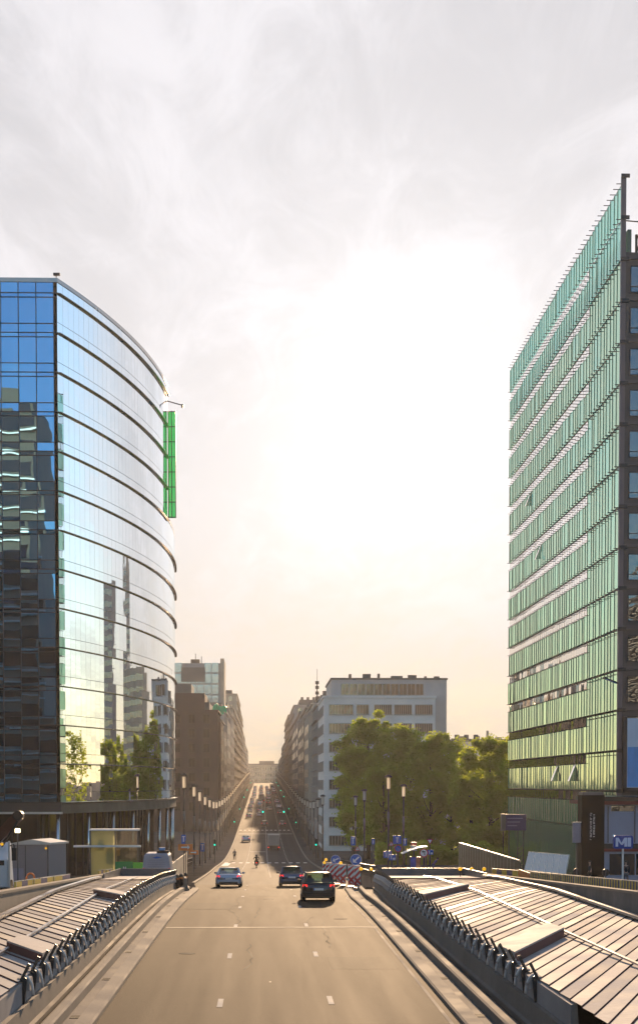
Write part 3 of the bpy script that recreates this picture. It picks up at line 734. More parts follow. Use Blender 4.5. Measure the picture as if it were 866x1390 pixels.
# green netting on the left roofs
nt_ = MB(); rn = random.Random(5)
gx, gyy = 9, 4
grid = [[(-15.4+i*.64, 497 + j*4 + rn.uniform(-.5,.5), EZ + 20.2 + .5*math.sin(i*1.7)+ .35*math.cos(j*1.3+i) + (1.2-i*.10)) for i in range(gx+1)] for j in range(gyy+1)]
for j in range(gyy):
    for i in range(gx): nt_.quad(grid[j][i], grid[j][i+1], grid[j+1][i+1], grid[j+1][i])
for i in range(gx): 
    a, b2 = grid[0][i], grid[0][i+1]; nt_.quad((a[0],a[1],a[2]-1.6-rn.random()*1.4),(b2[0],b2[1],b2[2]-1.6-rn.random()*1.4), b2, a)
M_net = pmat('green_netting', (.02,.50,.20), .6, var=.3, scale=1.5)
nets = nt_.build('scaffold_netting', M_net); tag(nets, 'bright green sheeting over scaffolding on the left row roofs', 'netting')

# glass office rising behind the brown brick block
t = empty('office_tower', (0,0,0)); tag(t, 'pale glass office with a flat top behind the brown brick block', 'building')
YO = 620
def PX(px, Y): return Y*math.tan(math.atan((px-433)/F) + PSI)
xa, xb = -32.0, PX(300, YO)
xr = PX(305, YO)
w_ = MB(); w_.box(xa, xb, YO, YO+25, zside(YO)-3, EZ+40); w_.build('wall', WALLS['grey'], t)
w_ = MB(); w_.box(xb, xr, YO-1, YO+26, zside(YO)-3, EZ+41.5); w_.build('stair_panel', WALLS['tan'], t)
gm = glassmat('pale_office_glass', (.20,.22,.22), (.7,.75,.78), f0=.3, rough=.1, wob=.04, pw=2)
p_ = None
for k in range(8):
    for i in range(7):
        x = xa + .6 + i*(xb-xa-1.0)/7; z = EZ + 37 - k*3.6
        if k in (0,) and 2 <= i <= 4: continue
        q = MB(); q.box(0,(xb-xa-1.0)/7-.25, -.05, 0, 0, 3.1)
        if p_ is None: p_ = q.build('window', gm, t, loc=(x, YO-.01, z)); c = p_
        else: c = p_.copy(); COL.objects.link(c); c.parent = t; c.location = (x, YO-.01, z)
q = MB(); q.box(xa+5, xb-5.0, YO-.1, YO-.02, EZ+33.8, EZ+38.6); q.build('plant_screen', M_roof, t)
q = MB(); q.box(-24,-21,YO+5,YO+9,EZ+40,EZ+41.6); q.box(-22.5,-22.3,YO+5,YO+5.2,EZ+41.6,EZ+43.5); q.box(-20.5,-20.3,YO+5,YO+5.2,EZ+40,EZ+42.6); q.build('roof_plant', M_darksteel, t)

# white stone office on the right
YW = 354.0
t = empty('white_office', (0,0,0)); tag(t, 'white stone office block with rows of brown windows behind the trees', 'building')
xw0 = PX(439.5, YW); xw1 = PX(590, YW); xw2 = PX(604, YW+6)
w_ = MB(); w_.box(xw0, xw1, YW, YW+36, zside(YW)-3, EZ+16.3); w_.build('wall', WALLS['white'], t)
w_ = MB(); w_.box(xw0-.2, xw1+.2, YW-.2, YW+36.2, EZ+16.31, EZ+16.75); w_.build('cornice', WALLS['white'], t)
w_ = MB(); w_.box(PX(450,YW+4), xw2, YW+4, YW+34, zside(YW)-3, EZ+20.0); w_.build('penthouse_wall', pmat('penthouse_stone', (.50,.44,.40), .7, var=.12), t)
w_ = MB(); w_.box(PX(450,YW+4)-.2, xw2+.2, YW+3.8, YW+34, EZ+20.01, EZ+20.35)
for px, s_ in ((473,.5),(492,1.5),(512,.4),(530,2.2),(553,1.6),(575,.4),(588,1.0)): w_.box(PX(px,YW+8), PX(px,YW+8)+s_, YW+7, YW+9, EZ+20.35, EZ+20.5+rnd.uniform(.3,.9))
w_.build('roof', M_roof, t)
M_wbrown = glassmat('brown_window_glass', (.10,.075,.05), (.7,.62,.52), f0=.18, rough=.08, wob=.05, pw=2.5)
grp = [(447,479,4),(484,500,2),(508,531,4),(535,558,4),(563,586,4)]
cnt = 0
for k in range(8):
    z = EZ + 13.6 - k*3.55 - .35
    for (pa, pb_, dv) in grp:
        x0, x1 = PX(pa,YW), PX(pb_,YW); w = x1-x0
        g = MB(); f = MB()
        g.quad((-w/2,-.0,0),(w/2,-.0,0),(w/2,-.0,1.75),(-w/2,-.0,1.75))
        for i in range(dv*2+1):
            x = -w/2+w*i/(dv*2); f.box(x-.06,x+.06,-.06 if i%2 else -.12,.03,-.02,1.77)
        f.box(-w/2-.1,w/2+.1,-.18,.04,-.16,-.021); f.box(-w/2-.06,w/2+.06,-.125,.04,1.771,1.85)
        c = g.build('window', M_wbrown, t, loc=((x0+x1)/2, YW-.015, z)); f.build('frame', M_frame, c)
    for j in range(5):
        g = MB(); g.quad((0,2.4,0),(0,-2.4,0),(0,-2.4,1.75),(0,2.4,1.75)); f = MB()
        for i in range(5): f.box(-.10,.0,-2.4+i*1.2-.06,-2.4+i*1.2+.06,-.02,1.77)
        f.box(-.14,.0,-2.5,2.5,-.16,-.021)
        c = g.build('window', M_wbrown, t, loc=(xw0-.015, YW+4.5+j*7, z)); f.build('frame', M_frame, c)
for i in range(10):
    x0 = PX(463 + i*11.2, YW+4); x1 = PX(463+(i+1)*11.2-1.2, YW+4)
    g = MB(); g.quad((0,0,0),(x1-x0,0,0),(x1-x0,0,2.1),(0,0,2.1)); f = MB()
    f.box(-.08,.04,-.08,.02,-.04,2.14); f.box((x1-x0)/2-.05,(x1-x0)/2+.05,-.075,.02,0,2.1)
    c = g.build('window', M_wbrown, t, loc=(x0, YW+3.985, EZ+17.1)); f.build('frame', M_frame, c)
# lattice mast on a roof behind
t = empty('radio_mast', (PX(430.5, 470), 470, EZ+19.9)); tag(t, 'thin radio mast standing on a roof beside the white stone office', 'mast')
m = MB(); m.tube([(0,0,0),(0,0,6.0)], .16, 6); m.tube([(0,0,6),(0,0,9)], .06, 5)
for z in (1.2,2.6,4.0,5.2): m.box(-.45,.45,-.1,.1,z,z+.8)
m.build('mast_pole', M_darksteel, t)
m = MB(); m.box(-2,2,-1.5,1.5,-1.2,0); m.build('base', WALLS['grey'], t)
# low white building behind the trees
t = row_building(1, 430, 460, 9.5, 'low white building with roof clutter between the trees and the green glass office', 'white', xf=PX(604,430)-.3, depth=24, roofh=.35, maxw=30)
m = MB()
for px, h in ((612,.8),(622,1.3),(635,.6),(648,1.4),(660,2.6),(672,1.1)): m.box(PX(px,436), PX(px,436)+ (1.4 if h<1.4 else .4), 436, 437.5, EZ+9.7, EZ+9.9+h)
m.build('roof_plant', WALLS['tan'], t)
# the long palace closing the view
t = empty('palace', (0,0,0)); tag(t, 'hazy long palace closing the far end of the street', 'building')
m = MB(); m.box(-70, 90, 1500, 1530, EZ-3, EZ+15.5); m.build('wall', WALLS['tan'], t)
m = MB(); m.box(-71, 91, 1499.5, 1531, EZ+15.5, EZ+16.4); m.box(-3,9,1505,1520,EZ+16.4,EZ+18.6); m.box(-30,-24,1505,1520,EZ+16.4,EZ+17.5); m.build('roof', M_roof, t)
for k in range(3):
    for i in range(30):
        if -22 <= -18+i*2.0 <= 40:
            m = MB(); m.box(-18+i*2.0,-18+i*2.0+.9,1499.9,1499.98,EZ+1.5+k*4.6,EZ+4.3+k*4.6); m.build('window', M_win, t)

# ---------------------------------------------------------------- trees
def leafmat(name, c1, c2, tcol):
    m, nt, out = newmat(name); L = nt.links
    gi = N(nt, 'ShaderNodeNewGeometry'); tc = N(nt, 'ShaderNodeTexCoord'); nz = N(nt, 'ShaderNodeTexNoise', Scale=.55, Detail=2.0); L.new(tc.outputs['Object'], nz.inputs['Vector'])
    a = N(nt, 'ShaderNodeMath', _operation='MULTIPLY_ADD'); a.inputs[1].default_value = .55; L.new(gi.outputs['Random Per Island'], a.inputs[0]); 
    b = N(nt, 'ShaderNodeMath', _operation='MULTIPLY'); b.inputs[1].default_value = .7; L.new(nz.outputs[0], b.inputs[0]); L.new(b.outputs[0], a.inputs[2])
    mx = N(nt, 'ShaderNodeMix'); mx.data_type = 'RGBA'; mx.inputs[6].default_value = (*c1,1); mx.inputs[7].default_value = (*c2,1); L.new(a.outputs[0], mx.inputs[0])
    d = N(nt, 'ShaderNodeBsdfPrincipled'); d.inputs['Roughness'].default_value = .55; L.new(mx.outputs[2], d.inputs['Base Color'])
    t = N(nt, 'ShaderNodeBsdfTranslucent'); t.inputs[0].default_value = (*tcol,1)
    ms = N(nt, 'ShaderNodeMixShader'); ms.inputs[0].default_value = .55; L.new(d.outputs[0], ms.inputs[1]); L.new(t.outputs[0], ms.inputs[2]); L.new(ms.outputs[0], out.inputs[0]); return m
M_leaf = leafmat('plane_tree_leaf', (.011,.023,.003), (.062,.090,.008), (.62,.70,.04))
M_bark = pmat('bark', (.035,.026,.018), .85, var=.3, scale=3, bump=.4)
def tree(x, y, h, rad, label, seed, n=15000, low=.12, group='plane trees beside the white office'):
    rn = random.Random(seed); z0 = zside(y); t = empty('tree', (x, y, z0)); tag(t, label, 'tree', group)
    tr = MB(); tr.tube([(0,0,-.3),(.1,0,h*.2),(.2,.1,h*.45),(0,.2,h*.8)], [.42,.34,.24,.06], 9)
    for i in range(9):
        a = rn.uniform(0,6.28); zz = h*rn.uniform(.2,.6); l = rad*rn.uniform(.5,.8)
        tr.tube([(.1,0,zz),(l*.5*math.cos(a),l*.5*math.sin(a),zz+l*.35),(l*math.cos(a),l*math.sin(a),zz+l*.8)], [.12,.07,.02], 6)
    tr.build('trunk', M_bark, t, smooth=True)
    clumps = []
    for i in range(95):
        u = rn.uniform(-1, 1); v = rn.random()**.45; a = rn.uniform(0, 6.28)
        hr = math.sqrt(max(0, 1-abs(u)**2.6))*v; mid = h*(low+1)/2
        clumps.append((rad*hr*math.cos(a)*.9, rad*hr*math.sin(a)*.9, mid + u*h*(1-low)/2*.90*(.75+.25*v if u > 0 else 1), rn.uniform(.5,1.25)*rad/5.2))
    for i in range(14):                                     # ragged outer sprays
        a = rn.uniform(0,6.28); zz = rn.uniform(.35,.98); r_ = rad*(1.02 if zz < .8 else .55)
        clumps.append((r_*math.cos(a), r_*math.sin(a), h*zz, rn.uniform(.35,.6)))
    cr = MB(); vs = cr.v; fs = cr.f
    for i in range(int(n*1.25)):
        c = clumps[rn.randrange(len(clumps))]; d = Vector((rn.gauss(0,.62), rn.gauss(0,.62), rn.gauss(0,.55))) * c[3]
        p = Vector((c[0]+d.x, c[1]+d.y, c[2]+d.z*.85))
        if p.z < h*low*.6: continue
        s_ = rn.uniform(.14,.30); u = Vector((rn.gauss(0,1), rn.gauss(0,1), rn.gauss(0,.7))).normalized(); w = u.cross(Vector((rn.gauss(0,1),rn.gauss(0,1),rn.gauss(0,1)))).normalized()
        k = len(vs); vs += [tuple(p-u*s_), tuple(p-w*s_*.55), tuple(p+u*s_), tuple(p+w*s_*.55)]; fs.append((k,k+1,k+2,k+3)); cr.m.append(0)
    cr.build('crown', M_leaf, t)
    return t
tree(PX(500,305), 305, 24.3, 5.2, 'tallest tree, with a broad dark crown directly in front of the white office', 11, 30000, low=.06)
tree(PX(480,318), 318, 20.0, 3.3, 'narrow tree at the left edge of the grove, touching the white office windows', 12, 14000, low=.06)
tree(PX(548,300), 300, 23.0, 5.8, 'wide tree in the middle of the grove, right of the tallest one', 13, 30000, low=.06)
tree(PX(583,290), 290, 20.6, 4.6, 'tree behind the bus shelter, left of the gap in the grove', 14, 22000, low=.06)
tree(PX(612,310), 310, 20.6, 4.6, 'lower tree under the low white building', 15, 22000, low=.06)
tree(PX(664,268), 268, 19.0, 5.3, 'yellow-green tree right beside the green glass office', 16, 28000, low=.07)
tree(PX(690,290), 290, 20.5, 5.0, 'tree half hidden behind the corner of the green glass office', 17, 16000, low=.06)
tree(PX(638,285), 285, 17.5, 4.2, 'small tree filling the gap above the metal fence', 18, 16000, low=.06)
tree(PX(520,285), 285, 15.5, 3.8, 'low tree behind the tall right street lamp', 19, 12000, low=.05)
hd = MB(); rn = random.Random(77)
for i in range(26000):
    x = rn.uniform(16, 40); y = 262 + rn.uniform(0, 5) + (x-16)*-.5; hh = 2.7 + .5*math.sin(x*.9) + .3*math.sin(x*2.3); z = zside(y) + rn.uniform(0, hh); p = Vector((x,y,z)); s_ = rn.uniform(.12,.26)
    u = Vector((rn.gauss(0,1), rn.gauss(0,1), rn.gauss(0,.7))).normalized(); w = u.cross(Vector((rn.gauss(0,1),rn.gauss(0,1),rn.gauss(0,1)))).normalized()
    k = len(hd.v); hd.v += [tuple(p-u*s_), tuple(p-w*s_*.55), tuple(p+u*s_), tuple(p+w*s_*.55)]; hd.f.append((k,k+1,k+2,k+3)); hd.m.append(0)
tag(hd.build('hedge', M_leaf), 'dark hedge under the trees behind the bus shelter', 'hedge')

# ---------------------------------------------------------------- street lamps
M_pole = pmat('lamp_pole_paint', (.11,.085,.075), .45, .3, var=.15)
M_sleeve = pmat('lamp_sleeve', (.36,.27,.22), .4, .3, var=.15)
m_, nt, out = newmat('lantern_glass'); L = nt.links
tl_ = N(nt,'ShaderNodeBsdfTranslucent'); tl_.inputs[0].default_value=(.95,.9,.82,1); df=N(nt,'ShaderNodeBsdfDiffuse'); df.inputs[0].default_value=(.9,.85,.8,1); gl=N(nt,'ShaderNodeBsdfGlossy'); gl.inputs['Roughness'].default_value=.15
a1=N(nt,'ShaderNodeMixShader'); a1.inputs[0].default_value=.85; L.new(df.outputs[0],a1.inputs[1]); L.new(tl_.outputs[0],a1.inputs[2]); a2=N(nt,'ShaderNodeMixShader'); a2.inputs[0].default_value=.08; L.new(a1.outputs[0],a2.inputs[1]); L.new(gl.outputs[0],a2.inputs[2]); a3=N(nt,'ShaderNodeMixShader'); a3.inputs[0].default_value=.25; tp=N(nt,'ShaderNodeBsdfTransparent'); L.new(a2.outputs[0],a3.inputs[1]); L.new(tp.outputs[0],a3.inputs[2]); L.new(a3.outputs[0],out.inputs[0])
M_lantern = m_
def make_lamp(h):
    t = empty('street_lamp', (0,0,0))
    m = MB(); m.tube([(0,0,-.2),(0,0,.25)], .20, 10); m.tube([(0,0,.25),(0,0,h*.48)], [.13,.115], 10); m.tube([(0,0,h*.48),(0,0,h-1.7)], [.10,.08], 10); m.build('pole', M_pole, t, smooth=True)
    m = MB(); m.tube([(0,0,h*.44),(0,0,h*.62)], .145, 10); m.build('sleeve', M_sleeve, t, smooth=True)
    m = MB(); m.tube([(0,0,h-1.5),(0,0,h-.32)], .19, 12, caps=False); m.build('lantern_glass', M_lantern, t, smooth=True)
    m = MB(); m.tube([(0,0,h-.30),(0,0,h-.12)], .40, 14); m.tube([(0,0,h-.12),(0,0,h)], [.30,.2], 14); m.tube([(0,0,h-1.72),(0,0,h-1.5)], [.12,.22], 12)
    for a in range(4): m.tube([(.24*math.cos(a*1.57+.4),.24*math.sin(a*1.57+.4),h-1.5),(.24*math.cos(a*1.57+.4),.24*math.sin(a*1.57+.4),h-.3)], .02, 4)
    m.build('cap', M_pole, t)
    return t
lamp = make_lamp(10.4); used = False
ORD = ['nearest','second','third','fourth','fifth','sixth','seventh','eighth','ninth','tenth','eleventh','twelfth','thirteenth','fourteenth','fifteenth','sixteenth','seventeenth','eighteenth','nineteenth','twentieth']
ORD += ['%s-%s' % (a, b) for a in ('twenty','thirty','forty') for b in ('first','second','third','fourth','fifth','sixth','seventh','eighth','ninth')]
def put_lamp(x, y, label, group, s=1.0):
    global used
    c = lamp if not used else copy_tree(lamp); used = True
    c.location = (x, y, zside(y)); c.scale = (1,1,s); tag(c, label, 'street lamp', group)
LY = [206, 236, 257, 281, 305, 330, 352, 376, 400, 425, 452, 480, 510, 540, 572]
while LY[-1] < 1200: LY.append(LY[-1] + 33)
for i, y in enumerate(LY):
    s = lerp_table([(200,1.05),(300,.97),(350,.92),(500,.86),(1200,.9)], y)
    put_lamp(-8.7, y, '%s street lamp of the long left row, counted from the near end' % ORD[i], 'street lamps along the left pavement', s)
for i, y in enumerate(LY[3:]):
    s = lerp_table([(200,1.05),(300,.97),(350,.92),(500,.86),(1200,.9)], y)
    put_lamp(8.9, y-3, '%s street lamp of the long right row, counted from the near end' % ORD[i], 'street lamps along the right pavement', s)
put_lamp(PX(527,205), 205, 'tallest street lamp in front of the trees, left of the blue arrow sign', 'street lamps before the trees', 1.03)
put_lamp(PX(547.5,228), 228, 'street lamp just right of the blue one-way sign, second tallest before the trees', 'street lamps before the trees', 1.0)
put_lamp(PX(494.5,250), 250, 'street lamp right above the round blue arrow signs', 'street lamps before the trees', 1.0)
put_lamp(PX(482.5,276), 276, 'leftmost and smallest street lamp before the trees', 'street lamps before the trees', .97)

# ---------------------------------------------------------------- traffic lights
def make_signal():
    t = empty('traffic_light', (0,0,0))
    m = MB(); m.tube([(0,0,-.2),(0,0,3.6)], .06, 8); m.build('pole', M_darksteel, t)
    m = MB(); m.box(-.19,.19,-.16,.12,2.6,3.65); m.build('housing', M_black, t, bevel=.03)
    m = MB()
    for z in (3.45,3.13,2.80): m.box(-.14,.14,-.30,-.165,z+.10,z+.125)
    m.build('visor', M_black, t)
    m = MB(); ring_disc(m, (0,-.18,2.76), 'y', .12, .03, 14); m.build('green_lamp', M_green_g, t)
    m = MB(); ring_disc(m, (0,-.18,3.10), 'y', .10, .03, 14); ring_disc(m, (0,-.18,3.42), 'y', .10, .03, 14); m.build('dark_lens', M_darksteel, t)
    return t
sig = make_signal(); first = True
sl = [(-7.2,278,'on the left kerb before the zebra crossing'),(7.9,278,'on the right kerb before the zebra crossing'),
      (-6.9,450,'on the left kerb at the second crossing'),(7.9,446,'on the right kerb at the second crossing'),(-7.0,560,'third on the left kerb'),(7.8,562,'third on the right kerb'),
      (-7.0,690,'fourth on the left kerb'),(7.8,700,'fourth on the right kerb'),(7.8,820,'fifth on the right kerb'),(-7.0,830,'fifth on the left kerb'),(7.8,950,'sixth on the right kerb'),(7.8,1080,'seventh on the right kerb'),(-7.0,1060,'sixth on the left kerb')]
for x, y, w in sl:
    c = sig if first else copy_tree(sig); first = False
    c.location = (x, y, zside(y)); s = 1 if y < 600 else 1.25; c.scale = (s,s,s)
    tag(c, 'green traffic light on a dark post, ' + w, 'traffic light', 'traffic lights along the street')
# gantry arm over the street
t = empty('signal_gantry', (9.0, 447, zside(447))); tag(t, 'thin horizontal signal arm reaching over the street from the right', 'gantry')
m = MB(); m.tube([(0,0,0),(0,0,6.3)], .12, 8); m.bar((0,0,6.2),(-14.5,0,6.2),.10,.10); m.build('arm', M_steel, t)
for dx in (-4.0,-9.0):
    m = MB(); m.box(dx-.25,dx+.25,-.2,.12,5.0,6.1); b_ = m.build('housing', M_black, t); m = MB(); ring_disc(m,(dx,-.22,5.25),'y',.2,.03,12); m.build('green_lamp', M_green_g, b_)

# ---------------------------------------------------------------- vehicles
M_cglass = glassmat('car_glass', (.01,.012,.012), (.85,.85,.85), f0=.10, rough=.02, wob=0, pw=3, trans=.75, backcol=(.55,.72,.60))
M_chubcap = pmat('wheel_alloy', (.45,.45,.46), .3, .8)
M_plate = pmat('number_plate', (.72,.72,.70), .4, var=.03)
M_inter = pmat('seat_fabric', (.03,.03,.03), .8)
PAINT = {}
def paint(name, col, metal=.35, rough=.3):
    if name not in PAINT: PAINT[name] = pmat('paint_'+name, col, rough, metal, var=.05, coat=.8, rv=.03)
    return PAINT[name]
def make_car(kind, lit=False):
    """origin at the rear bumper on the ground, +y is forward"""
    if kind == 'sedan': Ls, W, H, belt = 4.7, .92, 1.43, .93; rb = (.95,.96); rr = 1.75; fr_ = 2.75; fb = 3.55
    elif kind == 'suv': Ls, W, H, belt = 4.3, .92, 1.62, 1.02; rb = (.16,1.04); rr = .55; fr_ = 2.55; fb = 3.25
    elif kind == 'van': Ls, W, H, belt = 4.9, .97, 1.98, 1.12; rb = (.06,1.14); rr = .16; fr_ = 3.4; fb = 4.1
    else: Ls, W, H, belt = 4.0, .89, 1.50, .94; rb = (.18,.96); rr = .62; fr_ = 2.35; fb = 3.1
    P_ = paint('black', (.012,.012,.014))
    t = empty('car', (0,0,0))
    # lower body
    st = [(0,.42,W*.80,belt-.16),(.06,.34,W*.93,belt-.04),(.30,.28,W*.99,belt+.02),(Ls*.3,.22,W,belt),(Ls*.55,.22,W,belt-.02),(fb,.22,W*.99,belt-.02),(Ls*.86,.24,W*.97,belt-.16),(Ls-.12,.26,W*.88,belt-.30),(Ls,.36,W*.72,belt-.40)]
    m = MB(); rings = []
    for y, zb, w, zt in st:
        r = [(0,zb),(w*.86,zb),(w*.97,zb+.10),(w,zb+.30),(w*.985,zt-.18),(w*.93,zt-.03),(w*.80,zt+.015),(0,zt+.035)]
        full = r + [(-x,z) for x, z in reversed(r[1:-1])]
        rings.append(len(m.v)); m.v += [(x, y, z) for x, z in full]; nn = len(full)
    for a, b_ in zip(rings, rings[1:]):
        for i in range(nn): m.f.append((a+i, a+(i+1)%nn, b_+(i+1)%nn, b_+i)); m.m.append(0)
    m.f.append(tuple(rings[0]+i for i in reversed(range(nn)))); m.m.append(0); m.f.append(tuple(rings[-1]+i for i in range(nn))); m.m.append(0)
    body = m.build('body', P_, t, smooth=True)
    es = body.modifiers.new('split', 'EDGE_SPLIT'); es.split_angle = R(50)
    wb = W*.86; wr = W*.68
    B = {'rl':Vector((-wb,rb[0],rb[1])),'rr':Vector((wb,rb[0],rb[1])),'fl':Vector((-wb,fb,belt)),'fr':Vector((wb,fb,belt))}
    T = {'rl':Vector((-wr,rr,H-.07)),'rr':Vector((wr,rr,H-.07)),'fl':Vector((-wr,fr_,H-.06)),'fr':Vector((wr,fr_,H-.06))}
    # roof, slightly domed
    m = MB(); g = []
    for i in range(5):
        row = []
        for j in range(5):
            u, v = i/4, j/4; x = -wr + 2*wr*u; y = (rr-.05) + (fr_+.05-rr)*v; z = H - .065 + .065*(1-(2*u-1)**2)*(.6+.4*(1-(2*v-1)**2)) ; row.append((x*1.03,y,z))
        g.append(row)
    for i in range(4):
        for j in range(4): m.quad(g[i][j],g[i+1][j],g[i+1][j+1],g[i][j+1])
    m.bar((-wr,rr-.06,H-.06),(wr,rr-.06,H-.06),.16,.06); 
    if kind in ('hatch','suv'): m.bar((-wr*.9,rr-.16,H-.05),(wr*.9,rr-.16,H-.05),.22,.04)
    m.build('roof', P_, t, smooth=False)
    m = MB()
    for k in ('rl','rr','fl','fr'): m.tube([B[k]-Vector((0,0,.04)), T[k]], [.10 if k[0]=='r' else .05, .05], 6)
    for sx, a_, c_ in ((-1,'rl','fl'),(1,'rr','fr')):
        mb1 = B[a_].lerp(B[c_], .42); mt1 = T[a_].lerp(T[c_], .45); m.tube([mb1, mt1], .045, 5)
        m.tube([T[a_], T[c_]], .05, 5)
    m.build('pillars', P_, t)
    m = MB(); m.quad(B['rl'],B['rr'],T['rr'],T['rl']); m.build('rear_window', M_cglass, t)
    m = MB(); m.quad(B['fr'],B['fl'],T['fl'],T['fr']); m.build('windscreen', M_cglass, t)
    for a_, c_ in (('rl','fl'),('rr','fr')):
        m = MB(); m.quad(B[a_],B[c_],T[c_],T[a_]); m.build('side_window', M_cglass, t)
    m = MB(); m.box(-wb*.85,wb*.85,rb[0]+.5,rb[0]+.65,.6,belt+.12)
    for x in (-.45,.45): m.box(x-.13,x+.13,rb[0]+.5,rb[0]+.6,belt+.12,belt+.30); m.box(x-.25,x+.25,rb[0]+1.5,rb[0]+1.65,.6,belt+.22); m.box(x-.12,x+.12,rb[0]+1.5,rb[0]+1.6,belt+.22,belt+.40)
    m.build('seats', M_inter, t)
    # bumper, sill and lamps
    m = MB(); m.hexa([(-W*.84,-.05,.30),(W*.84,-.05,.30),(W*.95,.25,.28),(-W*.95,.25,.28),(-W*.86,-.06,.56),(W*.86,-.06,.56),(W*.99,.25,.58),(-W*.99,.25,.58)]); m.build('bumper', P_, t, bevel=.03)
    m = MB(); m.hexa([(-W*.72,-.075,.29),(W*.72,-.075,.29),(W*.80,.2,.25),(-W*.80,.2,.25),(-W*.70,-.08,.42),(W*.70,-.08,.42),(W*.8,.2,.44),(-W*.8,.2,.44)]); m.build('diffuser', M_black, t)
    tm = M_brake if lit else M_tail
    zl = belt - .14 if kind != 'van' else 1.0
    for sx in (-1,1):
        m = MB(); m.hexa([(sx*W*.66,-.015,zl-.05),(sx*W*.93,.07,zl-.05),(sx*W*.93,.16,zl-.05),(sx*W*.66,.10,zl-.05),(sx*W*.66,.0,zl+.07),(sx*W*.92,.08,zl+.07),(sx*W*.92,.18,zl+.08),(sx*W*.62,.12,zl+.08)]); m.build('tail_light', tm, t)
        m = MB(); m.hexa([(sx*W*.60,Ls-.02,.50),(sx*W*.86,Ls-.16,.50),(sx*W*.86,Ls-.3,.50),(sx*W*.60,Ls-.2,.50),(sx*W*.60,Ls-.06,.62),(sx*W*.86,Ls-.2,.64),(sx*W*.86,Ls-.34,.64),(sx*W*.60,Ls-.24,.62)]); m.build('headlight', M_chrome, t)
        m = MB(); m.hexa([(sx*W*.97,fb-.45,belt),(sx*(W+.16),fb-.42,belt+.01),(sx*(W+.16),fb-.34,belt+.01),(sx*W*.97,fb-.34,belt),(sx*W*.97,fb-.45,belt+.14),(sx*(W+.18),fb-.42,belt+.15),(sx*(W+.18),fb-.34,belt+.15),(sx*W*.97,fb-.34,belt+.14)]); m.build('mirror', P_, t)
    m = MB(); zp = .66 if kind in ('hatch','suv') else .60; m.box(-.27,.27,-.035,.0,zp-.02,zp+.10); pl = m.build('number_plate', M_plate, t)
    m = MB(); m.box(-.265,-.215,-.039,-.0355,zp-.015,zp+.095); m.build('plate_band', M_blue, pl)
    rw = .33
    for y in (.78, Ls-.85):
        for sx in (-1,1):
            m = MB(); m.tube([(sx*(W-.24),y,rw),(sx*(W-.02),y,rw)], rw, 20); wh = m.build('wheel', M_tyre, t, smooth=False)
            m = MB(); m.tube([(sx*(W-.03),y,rw),(sx*(W-.005),y,rw)], rw*.62, 14); m.build('rim', M_chubcap, wh)
    m = MB(); m.box(-W*.8,W*.8,.5,Ls-.4,.20,.30); m.build('underside', M_black, t)
    return t
def recolour(t, mat):
    for o in t.children:
        if o.name.split('.')[0] in ('body','roof','pillars','mirror','bumper'):
            o.material_slots[0].link = 'OBJECT'; o.material_slots[0].material = mat
CARS = {}
def put_car(kind, lit, x, y, paintname, col, label, group=None, metal=.35, yaw=0, zfun=zroad, cat='car'):
    key = (kind, lit)
    if key not in CARS: CARS[key] = make_car(kind, lit); c = CARS[key]
    else: c = copy_tree(CARS[key])
    c.location = (x, y, zfun(y+1)); slope = math.atan2(zfun(y+4)-zfun(y), 4); c.rotation_euler = (slope, 0, yaw)
    recolour(c, paint(paintname, col, metal)); tag(c, label, cat, group); c.name = 'car' ; return c
def XR(px, Y): return PX(px, Y)
y = y_for_row(1224); put_car('suv', True, XR(432.5,y), y, 'black', (.012,.012,.014), 'black hatchback with lit brake lights, nearest car in the right lane')
y = y_for_row(1203.5); put_car('hatch', True, XR(396,y), y, 'slate_blue', (.07,.10,.17), 'slate blue hatchback just ahead and left of the black one')
y = y_for_row(1204.5); put_car('sedan', True, XR(310,y), y, 'silver', (.42,.45,.52), 'silver white saloon alone in the left lane', yaw=-.01)
COLS = [('silver',(.42,.45,.52)),('dark_grey',(.05,.05,.055)),('white',(.75,.75,.75)),('dark_red',(.20,.02,.02)),('navy',(.02,.03,.08)),('beige',(.35,.30,.24)),('black',(.012,.012,.014)),('grey',(.18,.18,.19))]
def qc(px, row, kind, ci, label, lit=True, group=None):
    Y = y_for_row(row); nm, cc = COLS[ci]
    return put_car(kind, lit, XR(px, Y), Y, nm, cc, label, group)
qc(334, 1143, 'sedan', 0, 'silver saloon with red tail lights alone behind the stopped queue, left lane')
qc(359, 1122, 'suv', 1, 'dark grey car just past the second crossing, left of the dark blue one')
qc(383.5, 1122, 'hatch', 4, 'dark blue car just past the second crossing, in the right lane')
lanes = {'leftmost': (-4.35, [1111,1103,1097,1092,1087.5,1083.5,1080,1077,1074.3,1072,1070]), 'second': (-1.0, [1109,1102.5,1096.5,1091.5,1084,1080,1077,1074.5,1072.3,1070]),
         'third': (2.3, [1101,1092,1085.5,1081.5,1078,1075,1072.5,1070.4]), 'rightmost': (5.6, [1106,1097,1090.5,1084,1078.5,1075,1072,1070])}
rn = random.Random(21)
for ln, (x, rws) in lanes.items():
    for i, row in enumerate(rws):
        Y = y_for_row(row); ci = rn.choice([0,0,0,0,1,2,2,2,2,3,5,7]); kind = rn.choice(['sedan','hatch','hatch','suv','van'] if i else ['suv','hatch'])
        nm, cc = COLS[ci]
        put_car(kind, rn.random() < .75, x + rn.uniform(-.3,.3), Y, nm, cc, '%s %s car of the %s lane in the far queue, from the near end' % (ORD[i], nm.replace('_',' '), ln), 'cars queuing up the far slope')
